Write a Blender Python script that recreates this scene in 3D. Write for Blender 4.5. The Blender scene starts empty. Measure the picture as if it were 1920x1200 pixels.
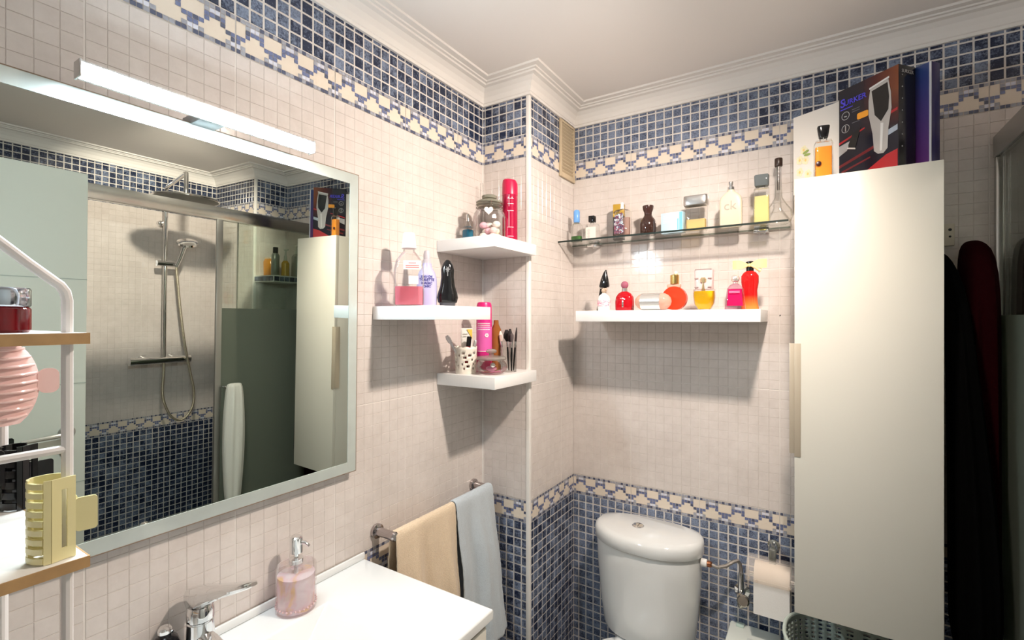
import bpy, bmesh, math, random
from mathutils import Vector, Matrix
random.seed(4)
S = bpy.context.scene
COL = S.collection
# ---------------------------------------------------------------- camera, world, light, exposure
CAMLOC = Vector((1.047, 0.0, 1.55)); YAW = math.radians(32.4); FPX = 903.0
cd = bpy.data.cameras.new('camera'); cam = bpy.data.objects.new('camera', cd); COL.objects.link(cam)
cd.sensor_width = 36; cd.lens = 36*FPX/1920; cd.shift_y = -0.001; cd.clip_start = 0.02
cam.location = CAMLOC; cam.rotation_euler = (math.radians(90), 0, YAW)
S.camera = cam
S.view_settings.view_transform = 'Standard'; S.view_settings.look = 'None'
S.view_settings.gamma = 1; S.view_settings.use_curve_mapping = False
S.view_settings.exposure = 0.36
S.cycles.transparent_max_bounces = 40
W = bpy.data.worlds.new('world'); S.world = W; W.use_nodes = True
W.node_tree.nodes['Background'].inputs[0].default_value = (0.8, 0.85, 0.9, 1)
W.node_tree.nodes['Background'].inputs[1].default_value = 0.02
LAMP = (1.035, 0.975, 2.245); LAMP_W = 62.0; LAMP_COL = (1.0, 0.86, 0.75)
SPOT = (1.14, 0.94, 2.365); SPOT_W = 75.0
BAR_STRENGTH = 185.0; BAR_COL = (0.79, 0.92, 1.0)
ld = bpy.data.lights.new('ceiling_bulb_light', 'SPOT'); ld.energy = LAMP_W; ld.color = LAMP_COL; ld.shadow_soft_size = 0.035
lo = bpy.data.objects.new('ceiling_bulb_light', ld); COL.objects.link(lo); lo.location = LAMP
ld.spot_size = math.radians(146); ld.spot_blend = 1.0
lo.rotation_euler = Vector((-.80, .36, -1.0)).to_track_quat('-Z', 'Y').to_euler()
sd_ = bpy.data.lights.new('ceiling_spot_light', 'SPOT'); sd_.energy = SPOT_W; sd_.color = LAMP_COL; sd_.shadow_soft_size = 0.03; sd_.spot_size = math.radians(66); sd_.spot_blend = 0.5
so = bpy.data.objects.new('ceiling_spot_light', sd_); COL.objects.link(so); so.location = SPOT
so.rotation_euler = (Vector((2.31, 1.30, 1.86))-Vector(SPOT)).to_track_quat('-Z', 'Y').to_euler()

# ---------------------------------------------------------------- materials
MATS = {}
def _p(m):
    return m.node_tree.nodes['Principled BSDF']
def mat(name, col, rough=0.5, metal=0.0, noise=0.0, nscale=40, bump=0.0, bscale=200, spec=0.5, coat=0.0, emit=None, es=1.0, sheen=0.0, alpha=None):
    if name in MATS: return MATS[name]
    m = bpy.data.materials.new(name); m.use_nodes = True; N = m.node_tree.nodes; L = m.node_tree.links; p = _p(m)
    p.inputs['Base Color'].default_value = (*col, 1); p.inputs['Roughness'].default_value = rough
    p.inputs['Metallic'].default_value = metal; p.inputs['Specular IOR Level'].default_value = spec
    p.inputs['Coat Weight'].default_value = coat; p.inputs['Sheen Weight'].default_value = sheen
    if emit:
        p.inputs['Emission Color'].default_value = (*emit, 1); p.inputs['Emission Strength'].default_value = es
    g = N.new('ShaderNodeNewGeometry')
    if noise:
        n = N.new('ShaderNodeTexNoise'); n.inputs['Scale'].default_value = nscale; n.inputs['Detail'].default_value = 4
        L.new(g.outputs['Position'], n.inputs['Vector'])
        r = N.new('ShaderNodeMix'); r.data_type = 'RGBA'
        r.inputs[6].default_value = (*[c*(1-noise) for c in col], 1); r.inputs[7].default_value = (*[min(1, c*(1+noise)) for c in col], 1)
        L.new(n.outputs['Fac'], r.inputs[0]); L.new(r.outputs[2], p.inputs['Base Color'])
    if bump:
        n = N.new('ShaderNodeTexNoise'); n.inputs['Scale'].default_value = bscale; n.inputs['Detail'].default_value = 3
        L.new(g.outputs['Position'], n.inputs['Vector'])
        b = N.new('ShaderNodeBump'); b.inputs['Strength'].default_value = bump; b.inputs['Distance'].default_value = 0.002
        L.new(n.outputs['Fac'], b.inputs['Height']); L.new(b.outputs[0], p.inputs['Normal'])
    MATS[name] = m; return m
def thin_glass(name, tint=(0.96, 0.97, 0.97), refl=1.0, rough=0.0):
    if name in MATS: return MATS[name]
    m = bpy.data.materials.new(name); m.use_nodes = True; N = m.node_tree.nodes; L = m.node_tree.links
    N.remove(_p(m)); o = N['Material Output']
    t = N.new('ShaderNodeBsdfTransparent'); t.inputs[0].default_value = (*tint, 1)
    g = N.new('ShaderNodeBsdfGlossy'); g.inputs['Roughness'].default_value = rough; g.inputs[0].default_value = (1, 1, 1, 1)
    lw = N.new('ShaderNodeLayerWeight'); lw.inputs['Blend'].default_value = 0.28
    mm = N.new('ShaderNodeMath'); mm.operation = 'MULTIPLY'; mm.inputs[1].default_value = refl
    L.new(lw.outputs['Fresnel'], mm.inputs[0])
    x = N.new('ShaderNodeMixShader'); L.new(mm.outputs[0], x.inputs[0]); L.new(t.outputs[0], x.inputs[1]); L.new(g.outputs[0], x.inputs[2])
    L.new(x.outputs[0], o.inputs[0]); MATS[name] = m; return m
def liquid(name, col, clear=0.45, rough=0.15, col2=None, z0=0, z1=1):
    """tinted liquid or tinted plastic: part body colour, part see-through, with a gloss"""
    if name in MATS: return MATS[name]
    m = mat(name, col, rough); N = m.node_tree.nodes; L = m.node_tree.links; p = _p(m); o = N['Material Output']
    t = N.new('ShaderNodeBsdfTransparent'); t.inputs[0].default_value = (*[min(1, c*1.05+0.05) for c in col], 1)
    x = N.new('ShaderNodeMixShader'); x.inputs[0].default_value = clear
    L.new(p.outputs[0], x.inputs[1]); L.new(t.outputs[0], x.inputs[2]); L.new(x.outputs[0], o.inputs[0])
    if col2:
        tc = N.new('ShaderNodeTexCoord'); s = N.new('ShaderNodeSeparateXYZ'); L.new(tc.outputs['Object'], s.inputs[0])
        mr = N.new('ShaderNodeMapRange'); mr.inputs[1].default_value = z0; mr.inputs[2].default_value = z1; L.new(s.outputs[2], mr.inputs[0])
        r = N.new('ShaderNodeMix'); r.data_type = 'RGBA'; r.inputs[6].default_value = (*col2, 1); r.inputs[7].default_value = (*col, 1)
        L.new(mr.outputs[0], r.inputs[0]); L.new(r.outputs[2], p.inputs['Base Color'])
    return m
def tile_mat(name, c1, c2, rough, mottle, lowscale, objvar=0.0, bump=0.0):
    m = bpy.data.materials.new(name); m.use_nodes = True; N = m.node_tree.nodes; L = m.node_tree.links; p = _p(m)
    g = N.new('ShaderNodeNewGeometry'); a = N.new('ShaderNodeTexNoise'); a.inputs['Scale'].default_value = mottle; a.inputs['Detail'].default_value = 5; a.inputs['Roughness'].default_value = 0.7
    b = N.new('ShaderNodeTexNoise'); b.inputs['Scale'].default_value = lowscale; b.inputs['Detail'].default_value = 1
    L.new(g.outputs['Position'], a.inputs['Vector']); L.new(g.outputs['Position'], b.inputs['Vector'])
    add = N.new('ShaderNodeMath'); add.operation = 'MULTIPLY_ADD'; add.inputs[1].default_value = 1.05 if objvar > .2 else .6
    L.new(a.outputs['Fac'], add.inputs[0])
    m2 = N.new('ShaderNodeMath'); m2.operation = 'MULTIPLY'; m2.inputs[1].default_value = 0.5; L.new(b.outputs['Fac'], m2.inputs[0])
    last = m2
    if objvar:
        oi = N.new('ShaderNodeObjectInfo'); m3 = N.new('ShaderNodeMath'); m3.operation = 'MULTIPLY_ADD'; m3.inputs[1].default_value = objvar
        L.new(oi.outputs['Random'], m3.inputs[0]); L.new(m2.outputs[0], m3.inputs[2]); last = m3
        s = N.new('ShaderNodeMath'); s.operation = 'SUBTRACT'; s.inputs[1].default_value = objvar/2; L.new(m3.outputs[0], s.inputs[0]); last = s
    L.new(last.outputs[0], add.inputs[2])
    mr = N.new('ShaderNodeMapRange'); mr.inputs[1].default_value = 0.66 if objvar > .2 else .38; mr.inputs[2].default_value = 0.98 if objvar > .2 else .74; L.new(add.outputs[0], mr.inputs[0])
    r = N.new('ShaderNodeMix'); r.data_type = 'RGBA'; r.inputs[6].default_value = (*c1, 1); r.inputs[7].default_value = (*c2, 1)
    L.new(mr.outputs[0], r.inputs[0]); L.new(r.outputs[2], p.inputs['Base Color']); p.inputs['Roughness'].default_value = rough
    if bump:
        n = N.new('ShaderNodeTexNoise'); n.inputs['Scale'].default_value = 60; L.new(g.outputs['Position'], n.inputs['Vector'])
        bb = N.new('ShaderNodeBump'); bb.inputs['Strength'].default_value = bump; bb.inputs['Distance'].default_value = 0.002
        L.new(n.outputs['Fac'], bb.inputs['Height']); L.new(bb.outputs[0], p.inputs['Normal'])
    MATS[name] = m; return m
M_WHITE_TILE = tile_mat('glazed_white_tile', (0.61, 0.555, 0.52), (0.71, 0.655, 0.62), 0.13, 30, 6, 0.10, bump=0.10)
M_BLUE_TILE = tile_mat('glazed_blue_tile', (0.014, 0.022, 0.055), (0.22, 0.27, 0.38), 0.16, 190, 34, 0.26)
M_GROUT = mat('pale_grout', (0.72, 0.68, 0.64), 0.7)
M_B_CREAM = mat('border_cream', (0.76, 0.67, 0.56), 0.15)
M_B_BLUE = mat('border_mid_blue', (0.15, 0.18, 0.32), 0.15, noise=0.35, nscale=150)
M_B_DARK = mat('border_dark_blue', (0.09, 0.105, 0.17), 0.15, noise=0.3, nscale=150)
M_B_LIGHT = mat('border_pale_lilac', (0.68, 0.70, 0.80), 0.15)
M_B_GREY = mat('border_grey_blue', (0.36, 0.37, 0.42), 0.15, noise=0.35, nscale=150)
M_PLASTER = mat('ceiling_paint', (0.84, 0.80, 0.76), 0.8, noise=0.015, nscale=3)
M_CORNICE = mat('cornice_paint', (0.84, 0.81, 0.77), 0.7)
M_WPLASTIC = mat('white_trim_plastic', (0.82, 0.80, 0.76), 0.35)
M_CHROME = mat('chrome', (0.82, 0.82, 0.82), 0.06, 1.0)
M_BRUSHED = mat('brushed_metal', (0.62, 0.61, 0.60), 0.28, 1.0)
M_LAQ = mat('white_lacquer_shelf', (0.86, 0.86, 0.85), 0.28)
M_CER = mat('white_ceramic', (0.76, 0.775, 0.765), 0.08, coat=0.3)
M_CAB = mat('cabinet_cream_lacquer', (0.70, 0.68, 0.60), 0.25)
M_BLACK = mat('black_gloss', (0.006, 0.006, 0.007), 0.12)
M_BLACKM = mat('black_matt', (0.012, 0.012, 0.013), 0.5)
M_GLASS = thin_glass('clear_glass', (0.98, 0.985, 0.98), .3)
M_GLASSB = thin_glass('bottle_glass', (0.95, 0.955, 0.95), .7)
M_GEDGE = mat('dark_glass_edge', (0.012, 0.022, 0.018), 0.4, spec=.25)
M_GOLD = mat('gold', (0.75, 0.52, 0.18), 0.2, 1.0)
M_PAPER = mat('white_paper', (0.84, 0.82, 0.79), 0.85, bump=0.2, bscale=400)

# ---------------------------------------------------------------- mesh helpers
def mesh(name, v, f, mats, mi=None, smooth=False, ang=35):
    me = bpy.data.meshes.new(name); me.from_pydata([tuple(p) for p in v], [], f)
    for m in (mats if isinstance(mats, (list, tuple)) else [mats]): me.materials.append(m)
    if mi: me.polygons.foreach_set('material_index', mi)
    if smooth:
        me.polygons.foreach_set('use_smooth', [True]*len(me.polygons)); me.set_sharp_from_angle(angle=math.radians(ang))
    me.update(); return me
class G:
    """geometry collector: several shapes that make up one piece"""
    def __init__(s): s.v = []; s.f = []; s.mi = []
    def add(s, v, f, mi=0, M=None):
        o = len(s.v); s.v += [(M @ Vector(p)) if M is not None else Vector(p) for p in v]
        s.f += [tuple(i+o for i in q) for q in f]; s.mi += [mi]*len(f); return s
    def box(s, x0, x1, y0, y1, z0, z1, b=0.0, mi=0, M=None, seg=2):
        bm = bmesh.new(); bmesh.ops.create_cube(bm, size=1)
        for w in bm.verts:
            w.co = Vector((x0+(w.co.x+.5)*(x1-x0), y0+(w.co.y+.5)*(y1-y0), z0+(w.co.z+.5)*(z1-z0)))
        if b > 0: bmesh.ops.bevel(bm, geom=bm.edges[:], offset=b, segments=seg, affect='EDGES', profile=0.5)
        bmesh.ops.recalc_face_normals(bm, faces=bm.faces)
        bm.verts.index_update(); s.add([w.co.copy() for w in bm.verts], [tuple(w.index for w in q.verts) for q in bm.faces], mi, M); bm.free(); return s
    def loft(s, secs, n=32, mi=0, M=None, cap0=True, cap1=True):
        """secs: (z, width x, depth y, exponent[, ox, oy]); exponent 2 round, larger squarer"""
        v = []; f = []
        for q in secs:
            z, w, d, e = q[:4]; ox, oy = (q[4], q[5]) if len(q) > 4 else (0, 0)
            for i in range(n):
                t = 2*math.pi*(i+0.5)/n; c, k = math.cos(t), math.sin(t)
                v.append((ox+w/2*math.copysign(abs(c)**(2/e), c), oy+d/2*math.copysign(abs(k)**(2/e), k), z))
        for j in range(len(secs)-1):
            for i in range(n):
                a = j*n+i; b_ = j*n+(i+1) % n; f.append((a, b_, b_+n, a+n))
        if cap0: f.append(tuple(range(n-1, -1, -1)))
        if cap1: o = (len(secs)-1)*n; f.append(tuple(range(o, o+n)))
        return s.add(v, f, mi, M)
    def lathe(s, prof, n=32, mi=0, M=None, cap0=True, cap1=True):
        return s.loft([(z, 2*r, 2*r, 2) for z, r in prof], n, mi, M, cap0, cap1)
    def tube(s, pts, r, n=10, mi=0, M=None, flat=None):
        pts = [Vector(p) for p in pts]; v = []; f = []; m = len(pts); up = None
        for i, p in enumerate(pts):
            t = (pts[min(i+1, m-1)]-pts[max(i-1, 0)]).normalized()
            if up is None: up = t.orthogonal().normalized()
            else: up = (up-t*up.dot(t)).normalized()
            sd = t.cross(up); rr = r[i] if isinstance(r, (list, tuple)) else r
            for k in range(n):
                a = 2*math.pi*k/n; v.append(p+up*math.cos(a)*rr+sd*math.sin(a)*rr)
        for i in range(m-1):
            for k in range(n):
                a = i*n+k; b_ = i*n+(k+1) % n; f.append((a, b_, b_+n, a+n))
        f.append(tuple(range(n-1, -1, -1))); f.append(tuple(range((m-1)*n, m*n)))
        return s.add(v, f, mi, M)
    def prism(s, outline, t0, t1, axis='y', mi=0, M=None):
        """outline of (a,b) pairs, extruded along axis: y -> (a,t,b), x -> (t,a,b), z -> (a,b,t)"""
        def P(a, b, t): return {'y': (a, t, b), 'x': (t, a, b), 'z': (a, b, t)}[axis]
        n = len(outline); bm = bmesh.new()
        A = [bm.verts.new(P(a, b, t0)) for a, b in outline]; B = [bm.verts.new(P(a, b, t1)) for a, b in outline]
        bm.faces.new(A); bm.faces.new(B[::-1])
        for i in range(n): bm.faces.new((A[i], A[(i+1) % n], B[(i+1) % n], B[i]))
        bmesh.ops.recalc_face_normals(bm, faces=bm.faces); bm.verts.index_update()
        s.add([w.co.copy() for w in bm.verts], [tuple(w.index for w in q.verts) for q in bm.faces], mi, M); bm.free(); return s
    def sph(s, c, r, n=16, mi=0, sc=(1, 1, 1), M=None):
        k = n//2; secs = []
        v = []; f = []
        for j in range(k+1):
            ph = math.pi*(j/k-0.5)
            for i in range(n):
                t = 2*math.pi*i/n; v.append((c[0]+r*sc[0]*max(math.cos(ph), 1e-3)*math.cos(t), c[1]+r*sc[1]*max(math.cos(ph), 1e-3)*math.sin(t), c[2]+r*sc[2]*math.sin(ph)))
        for j in range(k):
            for i in range(n): a = j*n+i; b_ = j*n+(i+1) % n; f.append((a, b_, b_+n, a+n))
        f.append(tuple(range(n-1, -1, -1))); f.append(tuple(range(k*n, k*n+n)))
        return s.add(v, f, mi, M)
    def obj(s, name, mats, parent=None, loc=None, rot=None, smooth=True, ang=35, mod=None):
        o = bpy.data.objects.new(name, mesh(name, s.v, s.f, mats, s.mi, smooth, ang)); COL.objects.link(o)
        if parent: o.parent = parent
        if loc is not None: o.location = loc
        if rot is not None: o.rotation_euler = (0, 0, rot) if isinstance(rot, (int, float)) else rot
        return o
def pieces(g, name, mats, parent, **k):
    """one object for every loose piece of the collector"""
    par = list(range(len(g.v)))
    def find(a):
        while par[a] != a: par[a] = par[par[a]]; a = par[a]
        return a
    for q in g.f:
        for i in q[1:]: par[find(i)] = find(q[0])
    by = {}
    for q in g.f: by.setdefault(find(q[0]), []).append(q)
    for fs in by.values():
        ids = sorted({i for q in fs for i in q}); mp = {a: b for b, a in enumerate(ids)}
        G().add([g.v[i] for i in ids], [tuple(mp[i] for i in q) for q in fs]).obj(name, mats, parent, **k)
def tag(o, label=None, cat=None, group=None, kind=None):
    for k, x in (('label', label), ('category', cat), ('group', group), ('kind', kind)):
        if x: o[k] = x
    return o
def thing(name, label, cat, loc=(0, 0, 0), rot=0, group=None):
    o = bpy.data.objects.new(name, None); COL.objects.link(o); o.empty_display_size = 0.02
    o.location = loc; o.rotation_euler = (0, 0, rot); return tag(o, label, cat, group)
def copy_tree(o, parent=None):
    c = o.copy(); COL.objects.link(c); c.parent = parent
    for ch in list(o.children): copy_tree(ch, c)
    return c
def rrect(w, h, r, n=5, cx=0, cy=0):
    out = []
    for sx, sy, a0 in ((1, 1, 0), (-1, 1, 90), (-1, -1, 180), (1, -1, 270)):
        for i in range(n+1):
            a = math.radians(a0+90*i/n); out.append((cx+sx*(w/2-r)+r*math.cos(a), cy+sy*(h/2-r)+r*math.sin(a)))
    return out
def text(body, size, m, parent, loc, right=(1, 0, 0), up=(0, 0, 1), depth=0.0004, name='lettering', bend=None, bold=0.0):
    cu = bpy.data.curves.new('t', 'FONT'); cu.body = body; cu.size = size; cu.align_x = 'CENTER'; cu.align_y = 'CENTER'; cu.extrude = depth; cu.offset = bold; cu.resolution_u = 3
    t = bpy.data.objects.new('t', cu); COL.objects.link(t); bpy.context.view_layer.update()
    me = bpy.data.meshes.new_from_object(t.evaluated_get(bpy.context.evaluated_depsgraph_get()))
    bpy.data.objects.remove(t); bpy.data.curves.remove(cu)
    if bend:   # wrap round a vertical cylinder of radius bend
        for v in me.vertices:
            a = v.co.x/bend; r = bend+v.co.z; v.co.x = r*math.sin(a); v.co.z = r*math.cos(a)-bend
    R = Vector(right).normalized(); U = Vector(up).normalized(); Nn = R.cross(U)
    me.transform(Matrix(((R.x, U.x, Nn.x, 0), (R.y, U.y, Nn.y, 0), (R.z, U.z, Nn.z, 0), (0, 0, 0, 1))))
    me.materials.clear(); me.materials.append(m); me.name = name
    o = bpy.data.objects.new(name, me); COL.objects.link(o); o.parent = parent; o.location = loc; return o
def arc(cx, cy, r, a0, a1, n=10):
    return [(cx+r*math.cos(math.radians(a0+(a1-a0)*i/n)), cy+r*math.sin(math.radians(a0+(a1-a0)*i/n))) for i in range(n+1)]

# ---------------------------------------------------------------- room shell
XR, YB, YF, ZC = 2.31, 1.807, -0.45, 2.397
PLX, PLY, PRX, PRY = 0.199, 1.447, 1.86, 1.60       # pillars in the two far corners
ZD1, ZD0, ZU0, ZU1, ZK = 0.916, 0.838, 2.116, 2.196, 2.36
PV, PU = 0.4/13, 0.25/8
def shell(name, *b):
    return tag(G().box(*b).obj(name, M_GROUT, smooth=False), kind='structure')
wall_left = shell('wall_left', -0.1, 0, YF-0.1, YB+0.1, 0, ZC)
wall_back = shell('wall_back', 0, XR, YB, YB+0.1, 0, ZC)
wall_right = shell('wall_right', XR, XR+0.1, YF-0.1, YB+0.1, 0, ZC)
wall_front = tag(G().box(0, XR, YF-0.1, YF, 0, ZC).obj('wall_front', M_WHITE_TILE, smooth=False), kind='structure')
pl = G().box(0, PLX, PLY, YB, 0, ZC).obj('wall_corner_pillar', M_GROUT, smooth=False); tag(pl, kind='structure')
prr = G().box(PRX, XR, PRY, YB, 0, ZC).obj('wall_shower_pillar', M_GROUT, smooth=False); tag(prr, kind='structure')
floor = tag(G().box(0, XR, YF, YB, -0.06, 0).obj('floor', mat('floor_stone', (0.30, 0.28, 0.25), 0.3, noise=0.15, nscale=8), smooth=False), kind='structure')
gf = G()
for i in range(7):
    for j in range(7):
        x0 = i*0.33; y0 = YF+j*0.33
        if x0 < XR-0.02 and y0 < YB-0.02: gf.box(x0+0.002, min(x0+0.328, XR), y0+0.002, min(y0+0.328, YB), 0.0, 0.002)
fl = gf.obj('floor_tiling', mat('floor_tile', (0.42, 0.39, 0.35), 0.2, noise=0.12, nscale=14), floor, smooth=False); fl['kind'] = 'stuff'
ceiling = tag(G().box(-0.1, XR+0.1, YF-0.1, YB+0.1, ZC, ZC+0.1).obj('ceiling', M_PLASTER, smooth=False), kind='structure')

def proj(x, y, z, mirror=False):
    if mirror: x = 0.07-x
    X, Y, Z = x-CAMLOC.x, y, z-CAMLOC.z; s, c = math.sin(YAW), math.cos(YAW); d = -X*s+Y*c
    if d < 0.05: return None
    return 960+FPX*(X*c+Y*s)/d, 598-FPX*Z/d
TM = {}
def plate(du, nn, w, h, m, th=0.0016, ch=0.0011):
    if m is M_WHITE_TILE: th, ch = 0.0010, 0.0009
    key = (du, nn, round(w, 4), round(h, 4), m.name)
    if key not in TM:
        v = []
        for a, dz in ((0.0, 0.0), (1.0, th)):
            for su, sz in ((-1, -1), (1, -1), (1, 1), (-1, 1)):
                uu = su*(w/2-a*ch); zz = sz*(h/2-a*ch); v.append((du[0]*uu+nn[0]*dz, du[1]*uu+nn[1]*dz, zz))
        f = [(4, 5, 6, 7)]+[(i, (i+1) % 4, (i+1) % 4+4, i+4) for i in range(4)]
        c = du[0]*nn[1]-du[1]*nn[0]
        if c > 0: f = [q[::-1] for q in f]
        TM[key] = (v, f, mesh('tile', v, f, m))
    return TM[key]
def pattern(r, c):
    p = c % 8; k = p if p < 4 else 7-p      # k 0 valley .. 3 peak
    if r == 0: return 2 if (c*7+c//3) % 5 < 2 else 4
    if r == 7: return 2 if (c*5) % 7 < 4 else 4
    if r == 1:
        if k == 3: return 3
        return 4 if k == 2 else 0
    if r == 6:
        if k == 0: return 3
        return 4 if k == 1 else 0
    path = {3: (2,), 2: (2, 3), 1: (4,), 0: (4, 5)}[k]
    if r in path: return 2 if (c*13+r*5) % 6 == 0 else 1
    return 0
def tile_face(parent, org, du, nn, L, anchor, skip=(), mirror=False, dado=True, cap=300):
    """tiles one plane: org is its start corner, du its direction, nn its outward normal"""
    zones = [('white_tile', M_WHITE_TILE, ZD1, ZU0, ZD1, 0.0), ('blue_tile', M_BLUE_TILE, ZU1, ZK, ZU1, 0.0046)]
    if dado: zones.append(('blue_tile', M_BLUE_TILE, 0.0, ZD0, ZD0-1.2, 0.0046))
    by = {}
    j0 = math.floor((0-anchor)/PU)-1; j1 = math.ceil((L-anchor)/PU)+1
    for name, m, z0, z1, za, gap in zones:
        for j in range(j0, j1):
            a = max(anchor+j*PU, 0); b = min(anchor+(j+1)*PU, L)
            if b-a < 0.006: continue
            r = 0
            while True:
                lo_, hi = za+r*PV, za+(r+1)*PV; r += 1
                if lo_ > z1-0.004: break
                if hi < z0+0.004: continue
                lo2, hi2 = max(lo_, z0), min(hi, z1)
                a2, b2, l2, h2 = a+gap/2, b-gap/2, lo2+gap/2, hi2-gap/2
                if name == 'white_tile':
                    if j % 8 == 0: a2 += 0.0011
                    if (j+1) % 8 == 0: b2 -= 0.0011
                    if (r-1) % 13 == 0: l2 += 0.0010
                    if r % 13 == 0: h2 -= 0.0010
                uc, zc = (a2+b2)/2, (l2+h2)/2
                if any(s0 < uc < s1 and s2 < zc < s3 for s0, s1, s2, s3 in skip): continue
                x, y = org[0]+du[0]*uc, org[1]+du[1]*uc
                q = [proj(x+du[0]*e, y+du[1]*e, zc+g, mirror) for e, g in ((-PU/2, 0), (PU/2, 0), (0, PV/2), (0, -PV/2))]
                area = 0
                if all(q) and -5 < q[0][0] < 1925 and -5 < q[0][1] < 1205:
                    area = abs((q[1][0]-q[0][0])*(q[3][1]-q[2][1]))
                    if mirror and not (165 < q[0][0] < 660): area = 0
                by.setdefault(name, []).append((area, x, y, zc, b2-a2, h2-l2, m))
    for name, lst in by.items():
        lst.sort(key=lambda t: -t[0]); big = [t for t in lst[:cap] if t[0] > 60]; rest = lst[len(big):]
        for area, x, y, zc, w, h, m in big:
            me = plate(du, nn, w, h, m)[2]; o = bpy.data.objects.new(name, me); o.location = (x, y, zc); COL.objects.link(o); o.parent = parent
        if rest:
            v = []; f = []
            for area, x, y, zc, w, h, m in rest:
                pv, pf, _ = plate(du, nn, w, h, m); o = len(v)
                v += [(p[0]+x, p[1]+y, p[2]+zc) for p in pv]; f += [tuple(i+o for i in q) for q in pf]
            o = bpy.data.objects.new(name+'_field', mesh(name+'_field', v, f, rest[0][6])); COL.objects.link(o); o.parent = parent; o['kind'] = 'stuff'
    # border strips, one ceramic strip every 25 cm
    cw = 0.25/24
    for z0, z1 in ((ZU0, ZU1), (ZD0, ZD1)):
        if z0 == ZD0 and not dado: continue
        rh = (z1-z0-0.002)/8
        k0 = math.floor((0-anchor)/0.25)-1
        for k in range(k0, math.ceil((L-anchor)/0.25)+1):
            s = anchor+k*0.25; v = []; f = []; mi = []
            for c in range(24):
                a = s+c*cw+(0.0011 if c == 0 else 0); b = s+(c+1)*cw-(0.0011 if c == 23 else 0)
                a, b = max(a, 0), min(b, L)
                if b-a < 0.002: continue
                for r in range(8):
                    hi = z1-0.001-r*rh; lo_ = hi-rh
                    zc = (hi+lo_)/2
                    if any(s0 < (a+b)/2 < s1 and s2 < zc < s3 for s0, s1, s2, s3 in skip): continue
                    pm = pattern(r, c); g_ = 0.0005 if pm else 0.0; th = 0.0019 if pm else 0.0014; o = len(v)
                    for uu, zz in ((a, lo_), (b, lo_), (b, hi), (a, hi)):
                        uu2 = uu+(g_ if uu == a else -g_); zz2 = zz+(g_ if zz == lo_ else -g_)
                        v.append((org[0]+du[0]*uu2+nn[0]*th, org[1]+du[1]*uu2+nn[1]*th, zz2))
                    for uu, zz in ((a, lo_), (b, lo_), (b, hi), (a, hi)):
                        v.append((org[0]+du[0]*uu+nn[0]*0.0008, org[1]+du[1]*uu+nn[1]*0.0008, zz))
                    qs = [(o, o+1, o+2, o+3)]+([(o+4, o+5, o+6, o+7)] if pm else [])
                    if du[0]*nn[1]-du[1]*nn[0] > 0: qs = [q[::-1] for q in qs]
                    f += qs; mi += [pm]+([0] if pm else [])
            if f:
                o = bpy.data.objects.new('border_tile', mesh('border_tile', v, f, [M_B_CREAM, M_B_BLUE, M_B_DARK, M_B_LIGHT, M_B_GREY], mi)); COL.objects.link(o); o.parent = parent
tile_face(wall_left, (0, YF), (0, 1), (1, 0), PLY-YF, 0.05-YF-0.25*2, skip=[(0.07-YF, 0.83-YF, 1.17, 1.90)])
tile_face(pl, (0, PLY), (1, 0), (0, -1), PLX, PLX-0.25)
tile_face(pl, (PLX, PLY), (0, 1), (1, 0), YB-PLY, 0.0, skip=[(0.235, 0.36, 2.10, 2.345)])
tile_face(wall_back, (PLX, YB), (1, 0), (0, -1), PRX-PLX, 0.243)
tile_face(prr, (PRX, PRY), (0, 1), (-1, 0), YB-PRY, 0.0, mirror=True)
tile_face(prr, (PRX, PRY), (1, 0), (0, -1), XR-PRX, 0.0, mirror=True)
tile_face(wall_right, (XR, YF), (0, 1), (-1, 0), PRY-YF, 0.40, mirror=True)

# cornice round the room
path = [(0, YF), (0, PLY), (PLX, PLY), (PLX, YB), (PRX, YB), (PRX, PRY), (XR, PRY), (XR, YF)]
def offset_loop(p, d):
    out = []; n = len(p)
    for i in range(n):
        a, b, c = Vector(p[i-1]), Vector(p[i]), Vector(p[(i+1) % n])
        n1 = (b-a).normalized(); n2 = (c-b).normalized(); n1 = Vector((n1.y, -n1.x)); n2 = Vector((n2.y, -n2.x))
        out.append(b+(n1+n2)*d/(1+n1.dot(n2)) if abs(1+n1.dot(n2)) > 1e-6 else b+n1*d)
    return out
prof = [(0.0, 2.325), (0.010, 2.325), (0.010, 2.334), (0.013, 2.336), (0.017, 2.352), (0.025, 2.366), (0.037, 2.377), (0.050, 2.382), (0.052, 2.387), (0.061, 2.387), (0.063, 2.391), (0.082, 2.391), (0.084, 2.397), (0.0, 2.397)]
prof = [(d, z+0.003 if z < 2.38 else z) for d, z in prof]
v = []; f = []; n = len(path)
for d, z in prof: v += [(q.x, q.y, z) for q in offset_loop(path, d)]
for k in range(len(prof)-1):
    for i in range(n): f.append((k*n+i, k*n+(i+1) % n, (k+1)*n+(i+1) % n, (k+1)*n+i))
cor = bpy.data.objects.new('trim_1', mesh('cornice', v, f, M_CORNICE)); COL.objects.link(cor); tag(cor, kind='structure')
# white corner beads of the pillars
for k, (x, y) in enumerate(((PLX, PLY), (PRX, PRY))):
    sx = 1 if k == 0 else -1
    g = G().box(*sorted((x-0.012*sx, x+0.003*sx)), y-0.003, y+0.012, 0, 2.33, 0.002)
    tag(g.obj('trim_%d' % (k+2), M_WPLASTIC), kind='structure')
tag(G().box(0, 0.004, PLY-0.004, PLY, 0, 2.33).obj('trim_4', M_WPLASTIC, smooth=False), kind='structure')
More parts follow.
